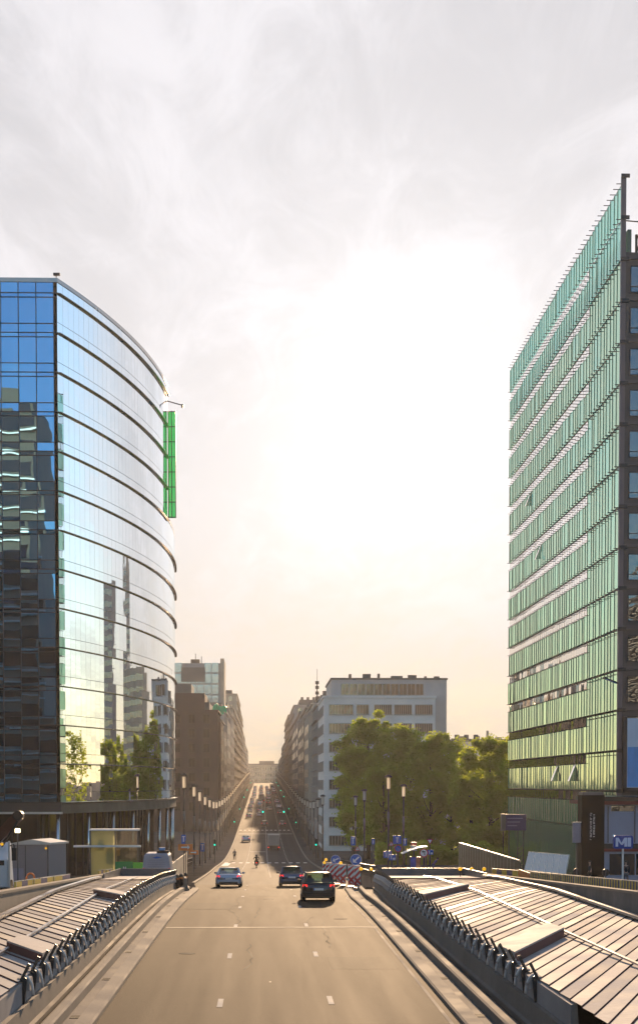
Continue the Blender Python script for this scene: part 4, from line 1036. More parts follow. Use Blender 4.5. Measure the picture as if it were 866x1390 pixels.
# box truck
def box_truck(px, row, label, w=1.12, h=3.1, s=1.0):
    Y = y_for_row(row); t = empty('box_truck', (XR(px,Y), Y, zroad(Y+1))); tag(t, label, 'truck'); t.rotation_euler.x = math.atan2(zroad(Y+4)-zroad(Y), 4)
    m = MB(); m.box(-w,w,0,5.2,.95,h); m.build('cargo_box', pmat('truck_box', (.30,.27,.25), .5, var=.12), t, bevel=.05)
    m = MB()
    for i in range(9): m.box(-w+.12,w-.12,-.03,-.004,1.1+i*.215,1.29+i*.215)
    m.build('roller_door', pmat('roller_door', (.26,.235,.22), .45, .3), t)
    m = MB(); m.hexa([(-w*.95,5.3,.5),(w*.95,5.3,.5),(w*.95,7,.5),(-w*.95,7,.5),(-w*.93,5.3,2.4),(w*.93,5.3,2.4),(w*.9,6.4,2.4),(-w*.9,6.4,2.4)]); m.build('cab', PAINT['dark_grey'] if 'dark_grey' in PAINT else M_black, t, bevel=.05)
    m = MB(); m.box(-w*.9,w*.9,.1,6.8,.62,.94); m.box(-w,w,-.08,.06,.45,.75); m.build('chassis', M_black, t)
    for sx in (-1,1):
        m = MB(); m.box(sx*w*.9-.12,sx*w*.9+.12,-.12,-.082,.55,.68); m.build('tail_light', M_brake, t)
        for yy in (1.2,5.9):
            m = MB(); m.tube([(sx*(w-.38),yy,.45),(sx*(w-.04),yy,.45)], .45, 16); m.build('wheel', M_tyre, t)
    return t
box_truck(371.5, 1154.5, 'grey box truck with rolled shutter driving ahead in the middle of the street')
box_truck(355, 1088.5, 'dark high-sided truck in the second lane of the far queue')

# ---------------------------------------------------------------- people
def skin_body(name, joints, edges, mat, parent, loc=(0,0,0), sub=1):
    me = bpy.data.meshes.new(name); me.from_pydata([j[:3] for j in joints], edges, [])
    o = bpy.data.objects.new(name, me); COL.objects.link(o); o.parent = parent; o.location = loc
    me.materials.append(mat)
    sk = o.modifiers.new('skin', 'SKIN'); sk.use_smooth_shade = True
    if not me.skin_vertices:
        bm = bmesh.new(); bm.from_mesh(me); bm.verts.layers.skin.verify(); bm.to_mesh(me); bm.free()
    for i, j in enumerate(joints):
        r = j[3]; me.skin_vertices[0].data[i].radius = (r, r) if not hasattr(r, '__len__') else r
    me.skin_vertices[0].data[0].use_root = True
    ss = o.modifiers.new('sub', 'SUBSURF'); ss.levels = sub; ss.render_levels = sub
    return o
M_skin = pmat('skin', (.42,.26,.19), .5, var=.08)
def person(loc, rz, label, top, trousers, hair, lean=0.0, stride=.18, h=1.74, sit=False, parent_free=None):
    t = empty('person', loc, rz); tag(t, label, 'person'); k = h/1.74
    ln = lean
    def U(z): return (z-.92)*math.sin(ln)         # forward shift of the upper body
    def V(z): return .92 + (z-.92)*math.cos(ln)
    J = [(0,0,.94,.13),(0,U(1.15),V(1.15),.125),(0,U(1.38),V(1.38),(.17,.12)),(0,U(1.50),V(1.50),.06),(0,U(1.56)+.01,V(1.56),.055),(0,U(1.66)+.02,V(1.66),.095),(0,U(1.73)+.01,V(1.73),.07),
         (-.10,.02,.88,.09),(-.11,stride*.5+.03,.50,.065),(-.11,stride,.09,.045),(-.11,stride+.14,.05,.04),
         (.10,-.0,.88,.09),(.11,-stride*.3,.50,.065),(.11,-stride,.10,.045),(.11,-stride+.13,.05,.04),
         (-.20,U(1.42),V(1.42),.06),(-.25,U(1.15)+.03,V(1.15),.045),(-.24,U(.93)+.14,V(.93)+.02,.032),(.20,U(1.42),V(1.42),.06),(.25,U(1.15)-.03,V(1.15),.045),(.25,U(.93)+.06,V(.93),.032)]
    E = [(0,1),(1,2),(2,3),(3,4),(4,5),(5,6),(0,7),(7,8),(8,9),(9,10),(0,11),(11,12),(12,13),(13,14),(2,15),(15,16),(16,17),(2,18),(18,19),(19,20)]
    J = [(a*k,b*k,c*k,(r*k if not hasattr(r,'__len__') else tuple(q*k for q in r))) for a,b,c,r in J]
    skin_body('body', J, E, M_skin, t)
    def sub_(idx, name, mat, gro):
        mp = {j:i for i, j in enumerate(idx)}; jj = [(J[j][0],J[j][1],J[j][2],(J[j][3]*gro if not hasattr(J[j][3],'__len__') else tuple(q*gro for q in J[j][3]))) for j in idx]
        ee = [(mp[a],mp[b_]) for a,b_ in E if a in mp and b_ in mp]; skin_body(name, jj, ee, mat, t)
    sub_([0,1,2,15,16,17,18,19,20], 'jacket', top, 1.16); sub_([0,7,8,9,11,12,13], 'trousers', trousers, 1.18)
    m = MB(); c = Vector(J[5][:3]) + Vector((0,-.015,.03))
    for i in range(5):
        a0 = i*math.pi/10; a1 = (i+1)*math.pi/10
        for q in range(12):
            b0 = 2*math.pi*q/12; b1 = 2*math.pi*(q+1)/12; r = .108*k
            m.quad(*[c + Vector((r*math.cos(a)*math.cos(b_), r*1.1*math.cos(a)*math.sin(b_), r*math.sin(a)*1.05)) for a, b_ in ((a0,b0),(a0,b1),(a1,b1),(a1,b0))])
    m.build('hair', hair, t, smooth=True)
    return t
M_jk1 = pmat('dark_cloth', (.02,.02,.025), .85); M_jk2 = pmat('blue_cloth', (.10,.14,.30), .85); M_jk3 = pmat('grey_cloth', (.14,.13,.13), .85); M_hair = pmat('dark_hair', (.02,.015,.01), .7)
# motorcyclist
Y = y_for_row(1178); mx_ = XR(348.3, Y)
t = empty('motorcycle', (mx_, Y, zroad(Y+.8))); tag(t, 'dark motorcycle ridden up the street before the zebra crossing', 'motorcycle')
m = MB(); m.tube([(-.08,.32,.32),(.08,.32,.32)], .32, 18); m.build('wheel', M_tyre, t); m = MB(); m.tube([(-.06,1.75,.32),(.06,1.75,.32)], .32, 18); m.build('wheel', M_tyre, t)
m = MB(); m.hexa([(-.14,.1,.62),(.14,.1,.62),(.16,1.3,.55),(-.16,1.3,.55),(-.12,.0,.82),(.12,.0,.82),(.17,1.2,.95),(-.17,1.2,.95)]); m.hexa([(-.16,.7,.28),(.16,.7,.28),(.16,1.3,.28),(-.16,1.3,.28),(-.14,.7,.6),(.14,.7,.6),(.14,1.3,.6),(-.14,1.3,.6)]); m.build('body', M_black, t, bevel=.03)
m = MB(); m.hexa([(-.10,-.02,.83),(.10,-.02,.83),(.12,.8,.83),(-.12,.8,.83),(-.09,0,.90),(.09,0,.90),(.11,.8,.90),(-.11,.8,.90)]); m.build('seat', M_jk1, t)
m = MB(); m.tube([(-.38,1.25,1.08),(0,1.35,1.02),(.38,1.25,1.08)], .02, 6); m.tube([(0,1.35,1.0),(0,1.75,.32)], .04, 6); m.build('handlebar', M_steel, t)
m = MB(); m.box(-.09,.09,-.10,-.02,.66,.74); m.build('tail_light', M_brake, t); m = MB(); m.box(-.10,.10,-.10,-.08,.46,.58); m.build('number_plate', M_plate, t)
for sx in (-1,1):
    m = MB(); m.tube([(sx*.2,.0,.38),(sx*.2,.9,.36)], .055, 8); m.build('exhaust', M_chrome, t)
t2 = empty('person', (mx_, Y, zroad(Y+.8))); tag(t2, 'rider in dark jacket and helmet on the motorcycle', 'person')
J = [(0,.45,.98,.15),(0,.52,1.22,.15),(0,.66,1.43,(.19,.14)),(0,.72,1.52,.06),(0,.74,1.62,.10),(0,.74,1.70,.08),(-.14,.55,.93,.10),(-.24,.95,.80,.08),(-.22,.75,.42,.06),(-.22,.88,.34,.05),(.14,.55,.93,.10),(.24,.95,.80,.08),(.22,.75,.42,.06),(.22,.88,.34,.05),
     (-.24,.68,1.40,.075),(-.40,.85,1.18,.055),(-.36,1.18,1.10,.04),(.24,.68,1.40,.075),(.40,.85,1.18,.055),(.36,1.18,1.10,.04)]
E = [(0,1),(1,2),(2,3),(3,4),(4,5),(0,6),(6,7),(7,8),(8,9),(0,10),(10,11),(11,12),(12,13),(2,14),(14,15),(15,16),(2,17),(17,18),(18,19)]
skin_body('body', J, E, M_jk1, t2)
m = MB()
for i in range(8):
    for q in range(14):
        a0,a1 = -1.2+i*2.77/8, -1.2+(i+1)*2.77/8; b0,b1 = 6.283*q/14, 6.283*(q+1)/14
        m.quad(*[Vector((.15*math.cos(a)*math.cos(b_), .74+.17*math.cos(a)*math.sin(b_), 1.66+.15*math.sin(a))) for a,b_ in ((a0,b0),(a0,b1),(a1,b1),(a1,b0))])
m.build('helmet', PAINT['black'], t2, smooth=True)
person((PX(849,125), 125, zside(125)), R(200), 'pedestrian with dark hair and dark jacket walking near the metro sign', M_jk1, M_jk3, M_hair)
person((PX(800.5,128), 128, zside(128)), R(90), 'pedestrian in dark clothes passing the black totem', M_jk1, M_jk1, M_hair)
person((PX(123,160), 160, zside(160)), R(100), 'pedestrian in dark clothes left of the glass kiosk', M_jk1, M_jk1, M_hair)
person((PX(588,196), 196, zside(196)), R(-80), 'person in a blue jacket leaning forward right of the bus shelter', M_jk2, M_jk2, M_hair, lean=.7)
person((PX(233,166), 166, zside(166)), R(30), 'pedestrian in dark clothes right of the parked van', M_jk1, M_jk1, M_hair)
person((PX(318.5,300), 300, zside(300)), R(10), 'far pedestrian at the left end of the zebra crossing', M_jk3, M_jk1, M_hair)

# ---------------------------------------------------------------- signs
def disc_at(mb, r, y, seg=24, cx=0, cz=0):
    mb.poly([(cx+r*math.cos(6.2832*i/seg), y, cz+r*math.sin(6.2832*i/seg)) for i in range(seg)])
def arrow(mb, y, cx, cz, L_, ang, w=.07, head=.16):
    d = Vector((math.cos(ang),0,math.sin(ang))); n = Vector((-math.sin(ang),0,math.cos(ang))); c = Vector((cx,y,cz))
    a = c - d*L_/2; b_ = c + d*(L_/2-head)
    mb.quad(a-n*w, b_-n*w, b_+n*w, a+n*w); t_ = c + d*L_/2; mb.poly([b_-n*head*1.1, t_, b_+n*head*1.1])
def post(x, y, h, label, cat='sign', rz=0, r=.04, group=None, name='traffic_sign'):
    t = empty(name, (x, y, zside(y) if not (left_edge(y) < x < right_edge(y)) else zroad(y)), rz); tag(t, label, cat, group)
    m = MB(); m.tube([(0,0,-.2),(0,0,h)], r, 8); m.build('post', M_steel, t); return t
def sgn(px, row, Y, shape, size, label, group=None):
    x = PX(px, Y); m_ = (1191-row)/F; v = (m_*math.cos(TILT)-math.sin(TILT))/(math.cos(TILT)+m_*math.sin(TILT)); z = EZ + v*Y
    g0 = zside(Y) if not (left_edge(Y) < x < right_edge(Y)) else zroad(Y); h = z - g0
    t = post(x, Y, h + size*.9, label, group=group); y = -.06
    if shape == 'arrow_disc':
        m = MB(); m.tube([(0,y+.02,h),(0,y,h)], size, 24); m.build('face', M_blue, t)
        m = MB(); disc_at(m, size, y-.004, 24, 0, h); o = m.build('rim', M_white, t)
        m = MB(); disc_at(m, size*.93, y-.008, 24, 0, h); m.build('face', M_blue, t)
        m = MB(); arrow(m, y-.012, 0, h, size*1.45, R(205 if px < 470 else 222), size*.13, size*.5); m.build('arrow', M_white, t)
    elif shape == 'one_way':
        m = MB(); m.box(-size,size,y,y+.03,h-size,h+size); m.build('face', M_blue, t)
        m = MB(); m.box(-size*.16,size*.16,y-.008,y-.004,h-size*.7,h+size*.35); m.box(-size*.34,size*.34,y-.008,y-.0045,h+size*.36,h+size*.62); m.build('symbol', M_white, t)
    elif shape == 'no_parking':
        m = MB(); m.tube([(0,y+.02,h),(0,y,h)], size, 24); m.build('face', M_red, t); m = MB(); disc_at(m, size*.78, y-.005, 24, 0, h); m.build('field', M_blue, t)
        m = MB(); m.bar((-size*.6,y-.01,h+size*.6),(size*.6,y-.01,h-size*.6), .01, size*.22, up=(0,1,0)); m.build('slash', M_red, t)
    elif shape == 'no_turn':
        m = MB(); m.tube([(0,y+.02,h),(0,y,h)], size, 24); m.build('face', M_red, t); m = MB(); disc_at(m, size*.76, y-.005, 24, 0, h); m.build('field', M_white, t)
        m = MB(); m.box(size*.1,size*.26,y-.012,y-.009,h-size*.5,h+size*.3); arrow(m, y-.014, -.05*size, h+size*.3, size*.8, R(180), size*.09, size*.32); m.build('arrow', M_black, t)
        m = MB(); m.bar((-size*.55,y-.018,h+size*.55),(size*.55,y-.018,h-size*.55), .005, size*.14, up=(0,1,0)); m.build('slash', M_red, t)
    elif shape == 'triangle':
        m = MB(); m.poly([(-size,y,h-size*.6),(size,y,h-size*.6),(0,y,h+size*1.1)]); m.build('face', M_red, t)
        m = MB(); m.poly([(-size*.62,y-.006,h-size*.4),(size*.62,y-.006,h-size*.4),(0,y-.006,h+size*.7)]); m.build('field', M_white, t)
        m = MB(); m.box(-size*.08,size*.08,y-.011,y-.008,h-size*.25,h+size*.25); m.build('symbol', M_black, t)
    elif shape == 'yield':
        m = MB(); m.poly([(-size,y,h+size*.6),(0,y,h-size*1.1),(size,y,h+size*.6)]); m.build('face', M_red, t)
        m = MB(); m.poly([(-size*.62,y-.006,h+size*.4),(0,y-.006,h-size*.7),(size*.62,y-.006,h+size*.4)]); m.build('field', M_white, t)
    elif shape == 'info':
        m = MB(); m.box(-size,size,y,y+.03,h-size*.8,h+size*.8); m.build('face', M_blue, t)
        m = MB(); disc_at(m, size*.22, y-.006, 12, -size*.35, h+size*.35); m.box(-size*.5,-size*.2,y-.006,y-.003,h-size*.5,h+size*.1); m.box(size*.1,size*.8,y-.006,y-.003,h-size*.7,h-size*.1); m.build('symbol', M_white, t)
    elif shape == 'tall_board':
        m = MB(); m.box(-size,size,y,y+.05,h-size*2.6,h+size*4.4); m.build('board', M_steel, t); m = MB(); m.box(-size*.9,size*.9,y-.01,y-.004,h+size*1.2,h+size*4.2); m.build('blue_panel', M_blue, t)
        m = MB(); m.box(-size*.2,size*.2,y-.016,y-.012,h+size*1.7,h+size*3.6); m.build('symbol', M_white, t)
    elif shape == 'disc_back':
        m = MB(); m.tube([(0,.02,h),(0,-.02,h)], size, 20); m.build('face', M_darksteel, t)
    elif shape == 'orange_board':
        m = MB(); m.box(-size,size,y,y+.04,h-size*.45,h+size*.45); m.build('face', M_orange, t)
        m = MB(); arrow(m, y-.006, 0, h, size*1.2, R(0), size*.1, size*.3); m.build('arrow', M_white, t)
    elif shape == 'blue_board':
        m = MB(); m.box(-size*.5,size*.5,y,y+.04,h-size,h+size); m.build('face', M_blue, t)
        m = MB(); m.box(-size*.12,size*.12,y-.008,y-.004,h-size*.6,h+size*.5); m.box(-size*.3,size*.3,y-.008,y-.0045,h+size*.51,h+size*.7); m.build('symbol', M_white, t)
    return t
sgn(455.5, 1167, 140, 'arrow_disc', .36, 'smaller round blue sign with a white arrow pointing left, above the red and white panels')
sgn(483, 1167, 130, 'arrow_disc', .40, 'larger round blue sign with a white arrow pointing down left')
sgn(539, 1140, 180, 'one_way', .40, 'square blue sign with a white upright bar, above the round no-parking sign')
sgn(540.3, 1152, 179.6, 'no_parking', .37, 'round red-rimmed blue no-parking sign with a red slash')
sgn(575, 1158, 165, 'no_turn', .40, 'round red and white no-left-turn sign beside the bus shelter')
sgn(583.2, 1142, 190, 'yield', .34, 'inverted red and white triangle right of the bus shelter')
sgn(584, 1157, 188, 'info', .30, 'small dark blue sign under the inverted triangle')
sgn(526, 1160, 184, 'info', .42, 'blue sign with white figures left of the no-parking sign')
sgn(530.8, 1146, 186, 'triangle', .28, 'small warning triangle just left of the square blue sign')
sgn(532.5, 1164, 170, 'info', .32, 'small blue and white sign low beside the post of the no-parking sign')
sgn(485, 1152.5, 150, 'triangle', .24, 'small warning triangle above the larger round arrow sign')
sgn(479, 1141.5, 175, 'blue_board', .42, 'narrow blue sign with a red top above the chevron panels')
sgn(506.5, 1149, 185, 'tall_board', .17, 'narrow tall board with a blue top left of the bus stop signs')
sgn(549.5, 1143, 200, 'blue_board', .40, 'narrow blue and red sign right of the square blue sign')
sgn(782.5, 1184, 112, 'disc_back', .22, 'dark round back of a sign left of the black totem')
sgn(822, 1185, 110, 'disc_back', .22, 'dark round back of a sign right of the black totem')
sgn(252, 1150, 160, 'orange_board', .62, 'orange arrow board at the foot of the left street lamp')
sgn(263, 1157, 175, 'orange_board', .45, 'smaller orange board right of the left street lamp foot')
sgn(249.5, 1139, 168, 'blue_board', .40, 'narrow blue sign behind the left street lamp pole')
sgn(275, 1150, 240, 'blue_board', .55, 'blue and white board between the left street lamp poles')

# red and white chevron panels
def chevron(px, Y, w, h, label):
    x = PX(px, Y); g0 = zroad(Y) if x < right_edge(Y) else zside(Y)
    t = empty('chevron_panel', (x, Y, g0)); tag(t, label, 'barrier panel', 'red and white chevron panels')
    m = MB(); m.box(-w/2,w/2,0,.04,.22,.22+h); m.build('board', M_white, t)
    m = MB(); z0, z1 = .24, .20+h
    ST = h/3.2
    for i in range(-1,5):
        za = z0 + i*ST
        for sx in (1,):
            pts = [(w/2-.01, za), (w/2-.01, za+ST*.52), (-w/2+.01, za+ST*.52+ (w)*1.0*(1 if i < 1 else -1)), (-w/2+.01, za+w*1.0*(1 if i < 1 else -1))]
            # clip to the board
            pts = [(p[0], max(z0, min(z1, p[1]))) for p in pts]
            if abs(pts[0][1]-pts[1][1]) < .01 and abs(pts[2][1]-pts[3][1]) < .01: continue
            m.poly([(p[0], -.006-.001*(i+1), p[1]) for p in pts])
    m.build('red_stripes', M_red, t)
    m = MB(); m.box(-.2,.2,-.28,.28,.0,.12); m.build('foot', M_black, t)
    return t
ch = [(485,124,'nearest and rightmost chevron panel beside the road'),(476.5,128,'second chevron panel from the right'),(465.5,132,'third chevron panel from the right, under the yellow lamps'),
      (457.5,137,'fourth chevron panel from the right'),(451,142,'fifth chevron panel from the right'),(446,147,'second chevron panel from the left'),(441.5,152,'leftmost and farthest chevron panel')]
for px, Y, l in ch: chevron(px, Y, .44, 1.38, l)
def warn_lamp(px, row, Y, label, h=None):
    x = PX(px, Y); m_ = (1191-row)/F; v = (m_*math.cos(TILT)-math.sin(TILT))/(math.cos(TILT)+m_*math.sin(TILT)); z = EZ + v*Y
    g0 = zroad(Y) if left_edge(Y) < x < right_edge(Y) else zside(Y)
    t = empty('warning_lamp', (x, Y, g0)); tag(t, label, 'warning lamp', 'yellow warning lamps')
    m = MB(); m.tube([(0,0,0),(0,0,z-g0-.08)], .025, 6); m.box(-.07,.07,-.05,.05,z-g0-.22,z-g0-.1); m.build('post', M_darksteel, t)
    m = MB(); m.tube([(0,-.05,z-g0),(0,.05,z-g0)], .12, 14); m.build('lens', M_amber, t)
for px, row, Y, l in ((440.3,1171,146,'lower yellow lamp at the left end of the chevron panels'),(442.5,1167,148,'upper yellow lamp at the left end of the chevron panels'),(462.5,1171.5,133,'yellow lamp above the third chevron panel from the right'),
                      (483.3,1178,126,'orange lamp right under the larger arrow sign'),(490,1179.5,124,'yellow lamp right of the nearest chevron panel'),(624.5,1180,119,'leftmost yellow lamp before the metal fence'),
                      (640,1180,119.5,'middle yellow lamp before the metal fence'),(657,1180,118.5,'rightmost yellow lamp before the metal fence'),(504,1180,140,'small yellow lamp behind the ramp wall brackets')):
    warn_lamp(px, row, Y, l)

# striped construction barriers
def striped(x, y0, y1, label, n=8, h=1.28, bottom=.45, cols=(0,1)):
    t = empty('construction_barrier', (0,0,0)); tag(t, label, 'construction barrier', 'yellow and blue construction barriers')
    m = MB()
    for i in range(n):
        a, b_ = y0+(y1-y0)*i/n, y0+(y1-y0)*(i+1)/n
        m.hexa([(x-.03,a,zside(a)+bottom),(x+.03,a,zside(a)+bottom),(x+.03,b_,zside(b_)+bottom),(x-.03,b_,zside(b_)+bottom),(x-.03,a,zside(a)+h),(x+.03,a,zside(a)+h),(x+.03,b_,zside(b_)+h),(x-.03,b_,zside(b_)+h)], i % 2)
    m.build('striped_board', [M_yellow, M_navy], t)
    m = MB(); m.bar((x,y0,zside(y0)+h+.02),(x,y1,zside(y1)+h+.02),.07,.035); 
    for yy in (y0+.15,y1-.15): m.box(x-.04,x+.04,yy-.04,yy+.04,zside(yy)-.02,zside(yy)+h); m.box(x-.3,x+.3,yy-.05,yy+.05,zside(yy)-.02,zside(yy)+.06)
    m.build('frame', M_alu, t)
y = 72.5; i = 0
while y < 102:
    striped(14.75, y, y+3.6, '%s yellow and blue striped barrier along the right parapet, counted from the right edge' % (ORD[i] if i else 'rightmost'), n=12); y += 3.75; i += 1
striped(14.75, 107.2, 119.5, 'long yellow and blue barrier left of the orange board by the right parapet', n=5)
t = empty('orange_board', (14.75,104.6,zside(104.6))); tag(t, 'plain orange board between the striped barriers on the right', 'board')
m = MB(); m.box(-.04,.04,-2.2,2.3,.3,1.3); m.build('board', M_orange, t); m = MB(); m.box(-.06,-.042,-.8,.8,.75,.85); m.build('dark_mark', M_black, t)
for i, (y0, y1) in enumerate(((78,84),(84.3,92),(92.3,100),(118,123),(124,129))):
    xx = -10.35 if i < 3 else -10.4
    striped(xx, y0, y1, '%s blue and yellow barrier behind the left tan parapet, counted from the left edge' % ['first','second','third','fourth','fifth'][i], n=3 if i != 2 else 2, h=1.22)

# metal fence near the trees
t = empty('metal_fence', (0,0,0)); tag(t, 'tall ribbed metal fence running back to the trees on the right', 'fence')
zt = EZ-6.35; m = MB(); m2 = MB(); y = 153.0
while y < 198:
    m.hexa([(21.2,y,zside(y)),(21.26,y,zside(y)),(21.0,y+1.9,zside(y)),(20.94,y+1.9,zside(y)),(21.2,y,zt),(21.26,y,zt),(21.0,y+1.9,zt),(20.94,y+1.9,zt)]); m2.box(20.95,21.15,y+1.9,y+2.1,zside(y)-.1,zt+.1); y += 2.2
m.build('panel', pmat('fence_sheet', (.16,.145,.12), .45, .5, var=.3), t); m2.bar((21.1,153,zt+.05),(21.1,198,zt+.05),.14,.10); m2.build('posts', M_alu, t)

# bus shelter
YS_ = 196.0
t = empty('bus_shelter', (PX(562,YS_), YS_, zside(YS_))); tag(t, 'bus shelter with a curved pale roof and a colourful poster', 'bus shelter')
m = MB(); n0 = len(m.v)
for i in range(8):
    u0, u1 = i/8, (i+1)/8; x0, x1 = -1.3+2.6*u0, -1.3+2.6*u1; z0_, z1_ = 2.0+.75*math.sin(u0*1.5), 2.0+.75*math.sin(u1*1.5)
    m.hexa([(x0,-1,z0_),(x1,-1,z1_),(x1,1.5,z1_),(x0,1.5,z0_),(x0,-1,z0_+.10),(x1,-1,z1_+.10),(x1,1.5,z1_+.10),(x0,1.5,z0_+.10)])
m.build('roof', M_white, t)
m = MB()
for x in (-.6,1.2): m.box(x-.04,x+.04,-.8,-.72,0,2.5); m.box(x-.04,x+.04,1.2,1.28,0,2.5)
m.build('frame', M_steel, t)
m = MB(); m.box(-.5,.62,-.82,-.74,.35,1.75); ps = m.build('poster_case', M_darksteel, t)
m = MB(); m.box(-.46,.12,-.835,-.822,.4,1.7); m.build('blue_poster', pmat('poster_blue', (.10,.12,.50), .4, var=.5, scale=4), ps)
m = MB(); m.box(.13,.58,-.835,-.822,.4,1.7); m.build('orange_poster', pmat('poster_orange', (.62,.25,.10), .4, var=.5, scale=4), ps)
t = empty('advertising_box', (PX(561.5,199), 199, zside(199))); tag(t, 'red and white box on a post behind the bus shelter', 'sign')
m = MB(); m.box(-.32,.32,-.1,.1,2.9,3.25); m.build('red_cap', M_red, t); m = MB(); m.box(-.32,.32,-.1,.1,2.35,2.89); m.build('white_panel', M_white, t); m = MB(); m.tube([(0,0,0),(0,0,2.35)], .06, 6); m.build('post', M_steel, t)

# dark blue billboard by the trees
YB_ = 190.0
t = empty('billboard', (PX(697,YB_), YB_, zside(YB_))); tag(t, 'dark blue billboard on a lattice stand beside the trees', 'billboard')
zr = lambda row, Y: EZ - (row-1063)*Y/F
m = MB(); m.box(-.85,1.25,-.2,.2,zr(1126,YB_)-zside(YB_),zr(1104,YB_)-zside(YB_)); m.build('panel', pmat('billboard_blue', (.02,.025,.14), .4, var=.2), t, bevel=.03)
m = MB(); m.box(-1.3,-.87,-.2,.5,zr(1126.5,YB_)-zside(YB_),zr(1103.5,YB_)-zside(YB_)); m.build('end_case', M_steel, t)
m = MB(); 
for i in range(3): m.box(-.7,.9 - .3*i,-.212,-.203,zr(1110+i*5,YB_)-zside(YB_),zr(1109+i*5,YB_)-zside(YB_))
m.build('lettering_lines', pmat('pale_blue', (.20,.22,.42), .5), t)
m = MB()
for x in (-1.1,-.5,.4,1.0): m.box(x-.04,x+.04,-.05,.05,-.1,zr(1126,YB_)-zside(YB_))
for i in range(6): m.bar((.4,0,.5*i),(1.0,0,.5*i+.5),.05,.05); 
m.build('stand', M_darksteel, t)

# black totem, metro sign, pavilion
YT = 133.0
t = empty('totem', (PX(804.5,YT), YT, zside(YT))); tag(t, 'tall black totem with two upright columns of small white letters', 'totem')
hT = zr(1078,YT)-zside(YT); w = 31*YT/F/2
M_tot = pmat('black_cladding', (.005,.0045,.004), .6, var=.15, spec=.1)
m = MB(); m.box(-w,w,0,1.8,-.1,hT); m.build('body', M_tot, t); m = MB(); m.box(-w+.05,w*.9,-.05,1.85,hT+.002,hT+.22); m.build('cap', M_steel, t)
m = MB(); rn = random.Random(9)                            # small illegible lettering, two columns reading upwards
for cx, r0, r1 in ((801.4,1104,1139),(805.6,1104,1135)):
    x = (cx-804.5)*YT/F; z = zr(r1,YT)-zside(YT); ze = zr(r0,YT)-zside(YT)
    while z < ze:
        hh = rn.choice((.07,.09,.05)); 
        if rn.random() > .12:
            m.box(x-.065,x+.065,-.012,-.004,z,z+.02)
            if rn.random() > .4: m.box(x-.065,x+.065,-.012,-.004,z+hh-.02,z+hh)
            q_ = rn.choice((-.065,0,.045)); m.box(x+q_,x+q_+.02,-.013,-.005,z,z+hh)
        z += hh + .03
m.build('lettering', M_white, t)
t = empty('lightbox', (PX(783.5,YT), YT, zside(YT))); tag(t, 'grey lightbox sign fixed left of the black totem', 'sign')
m = MB(); m.box(-.29,.27,.2,.6,zr(1143,YT)-zside(YT),zr(1116,YT)-zside(YT)); m.build('case', pmat('lightbox_face', (.28,.26,.32), .45, var=.25), t); m = MB(); m.box(-.31,.30,.18,.62,zr(1116,YT)-zside(YT)+.002,zr(1115,YT)-zside(YT)+.03); m.build('top_rim', M_alu, t)
m = MB(); m.box(-.05,.05,.35,.45,0,zr(1143,YT)-zside(YT)); m.build('post', M_steel, t)
YM = 104.0
t = empty('metro_sign', (PX(845,YM), YM, zside(YM))); tag(t, 'blue rounded sign with a white letter M on a white pole', 'sign')
zc_ = zr(1142,YM)-zside(YM); hw = 13.5*YM/F; hh = 9*YM/F
M_mb = pmat('metro_blue', (.012,.06,.33), .3, var=.05)
def rrect(mb, hw, hh, r, y, cz, seg=6):
    pts = []
    for cx_, cz2, a0 in ((hw-r,hh-r,0),(-hw+r,hh-r,90),(-hw+r,-hh+r,180),(hw-r,-hh+r,270)):
        for i in range(seg+1): a = R(a0+90*i/seg); pts.append((cx_+r*math.cos(a), y, cz+cz2+r*math.sin(a)))
    mb.poly(pts); return pts
m = MB(); p1 = rrect(m, hw, hh, .12, -.12, zc_); p2 = rrect(m, hw, hh, .12, .12, zc_)
for i in range(len(p1)): m.quad(p1[i], p1[(i+1)%len(p1)], p2[(i+1)%len(p2)], p2[i])
m.build('panel', M_mb, t)
m = MB(); a = hw*.78; b_ = hh*.68; y_ = -.126              # the white M, its right stem a wide block
def P3(x, z): return (x*a, y_, zc_ + z*b_)
m.poly([P3(-1,-1),P3(-.68,-1),P3(-.66,.2),P3(-.30,-.62),P3(-.06,-.62),P3(-.62,1),P3(-1,1)])
m.poly([P3(-.30,-.62),P3(-.06,-.62),P3(.14,-.1),P3(.14,-1),P3(.50,-1),P3(.50,1),P3(.14,1),P3(-.18,.05)])
m.poly([P3(.56,-1),P3(1,-1),P3(1,1),P3(.56,1)])
m.build('letter_m', pmat('sign_white', (.62,.68,.85), .4, var=.04), t)
m = MB(); m.tube([(0,.0,-.2),(0,0,zc_-hh)], .055, 10); m.build('pole', M_white, t)
m = MB(); m.tube([(-hw,-.1,zc_+hh-.02),(-hw-.0,-.2,zc_+hh)], .06, 10); m.build('lamp', M_chrome, t)
YP = 142.0
t = empty('station_pavilion', (0,0,0)); tag(t, 'grey panelled station pavilion with red bands behind the metro sign', 'building')
x0 = PX(819,YP); x1 = x0+16
M_pan = pmat('pale_panel', (.27,.29,.38), .45, var=.12); M_dred = pmat('dark_red_band', (.18,.02,.02), .5)
zz = lambda row: zr(row, YP)
m = MB(); m.box(x0,x1,YP,YP+10,zside(YP)-1,zz(1091)); m.build('wall', M_pan, t)
m = MB(); m.box(x0-1.0,x1,YP-.5,YP+10,zz(1091)+.003,zz(1086)); m.build('red_roof_band', M_dred, t)
m = MB(); m.box(x0-.5,x1,YP-.7,YP+10,zz(1086)+.003,zz(1080)); m.build('roof', M_darksteel, t)
m = MB(); m.box(x0-.02,x1,YP-.12,YP-.004,zz(1151),zz(1144)); m.build('dark_band', M_black, t)
m = MB(); m.box(x0-.02,x1,YP-.14,YP-.004,zz(1155),zz(1151)-.003); m.build('red_band', M_dred, t)
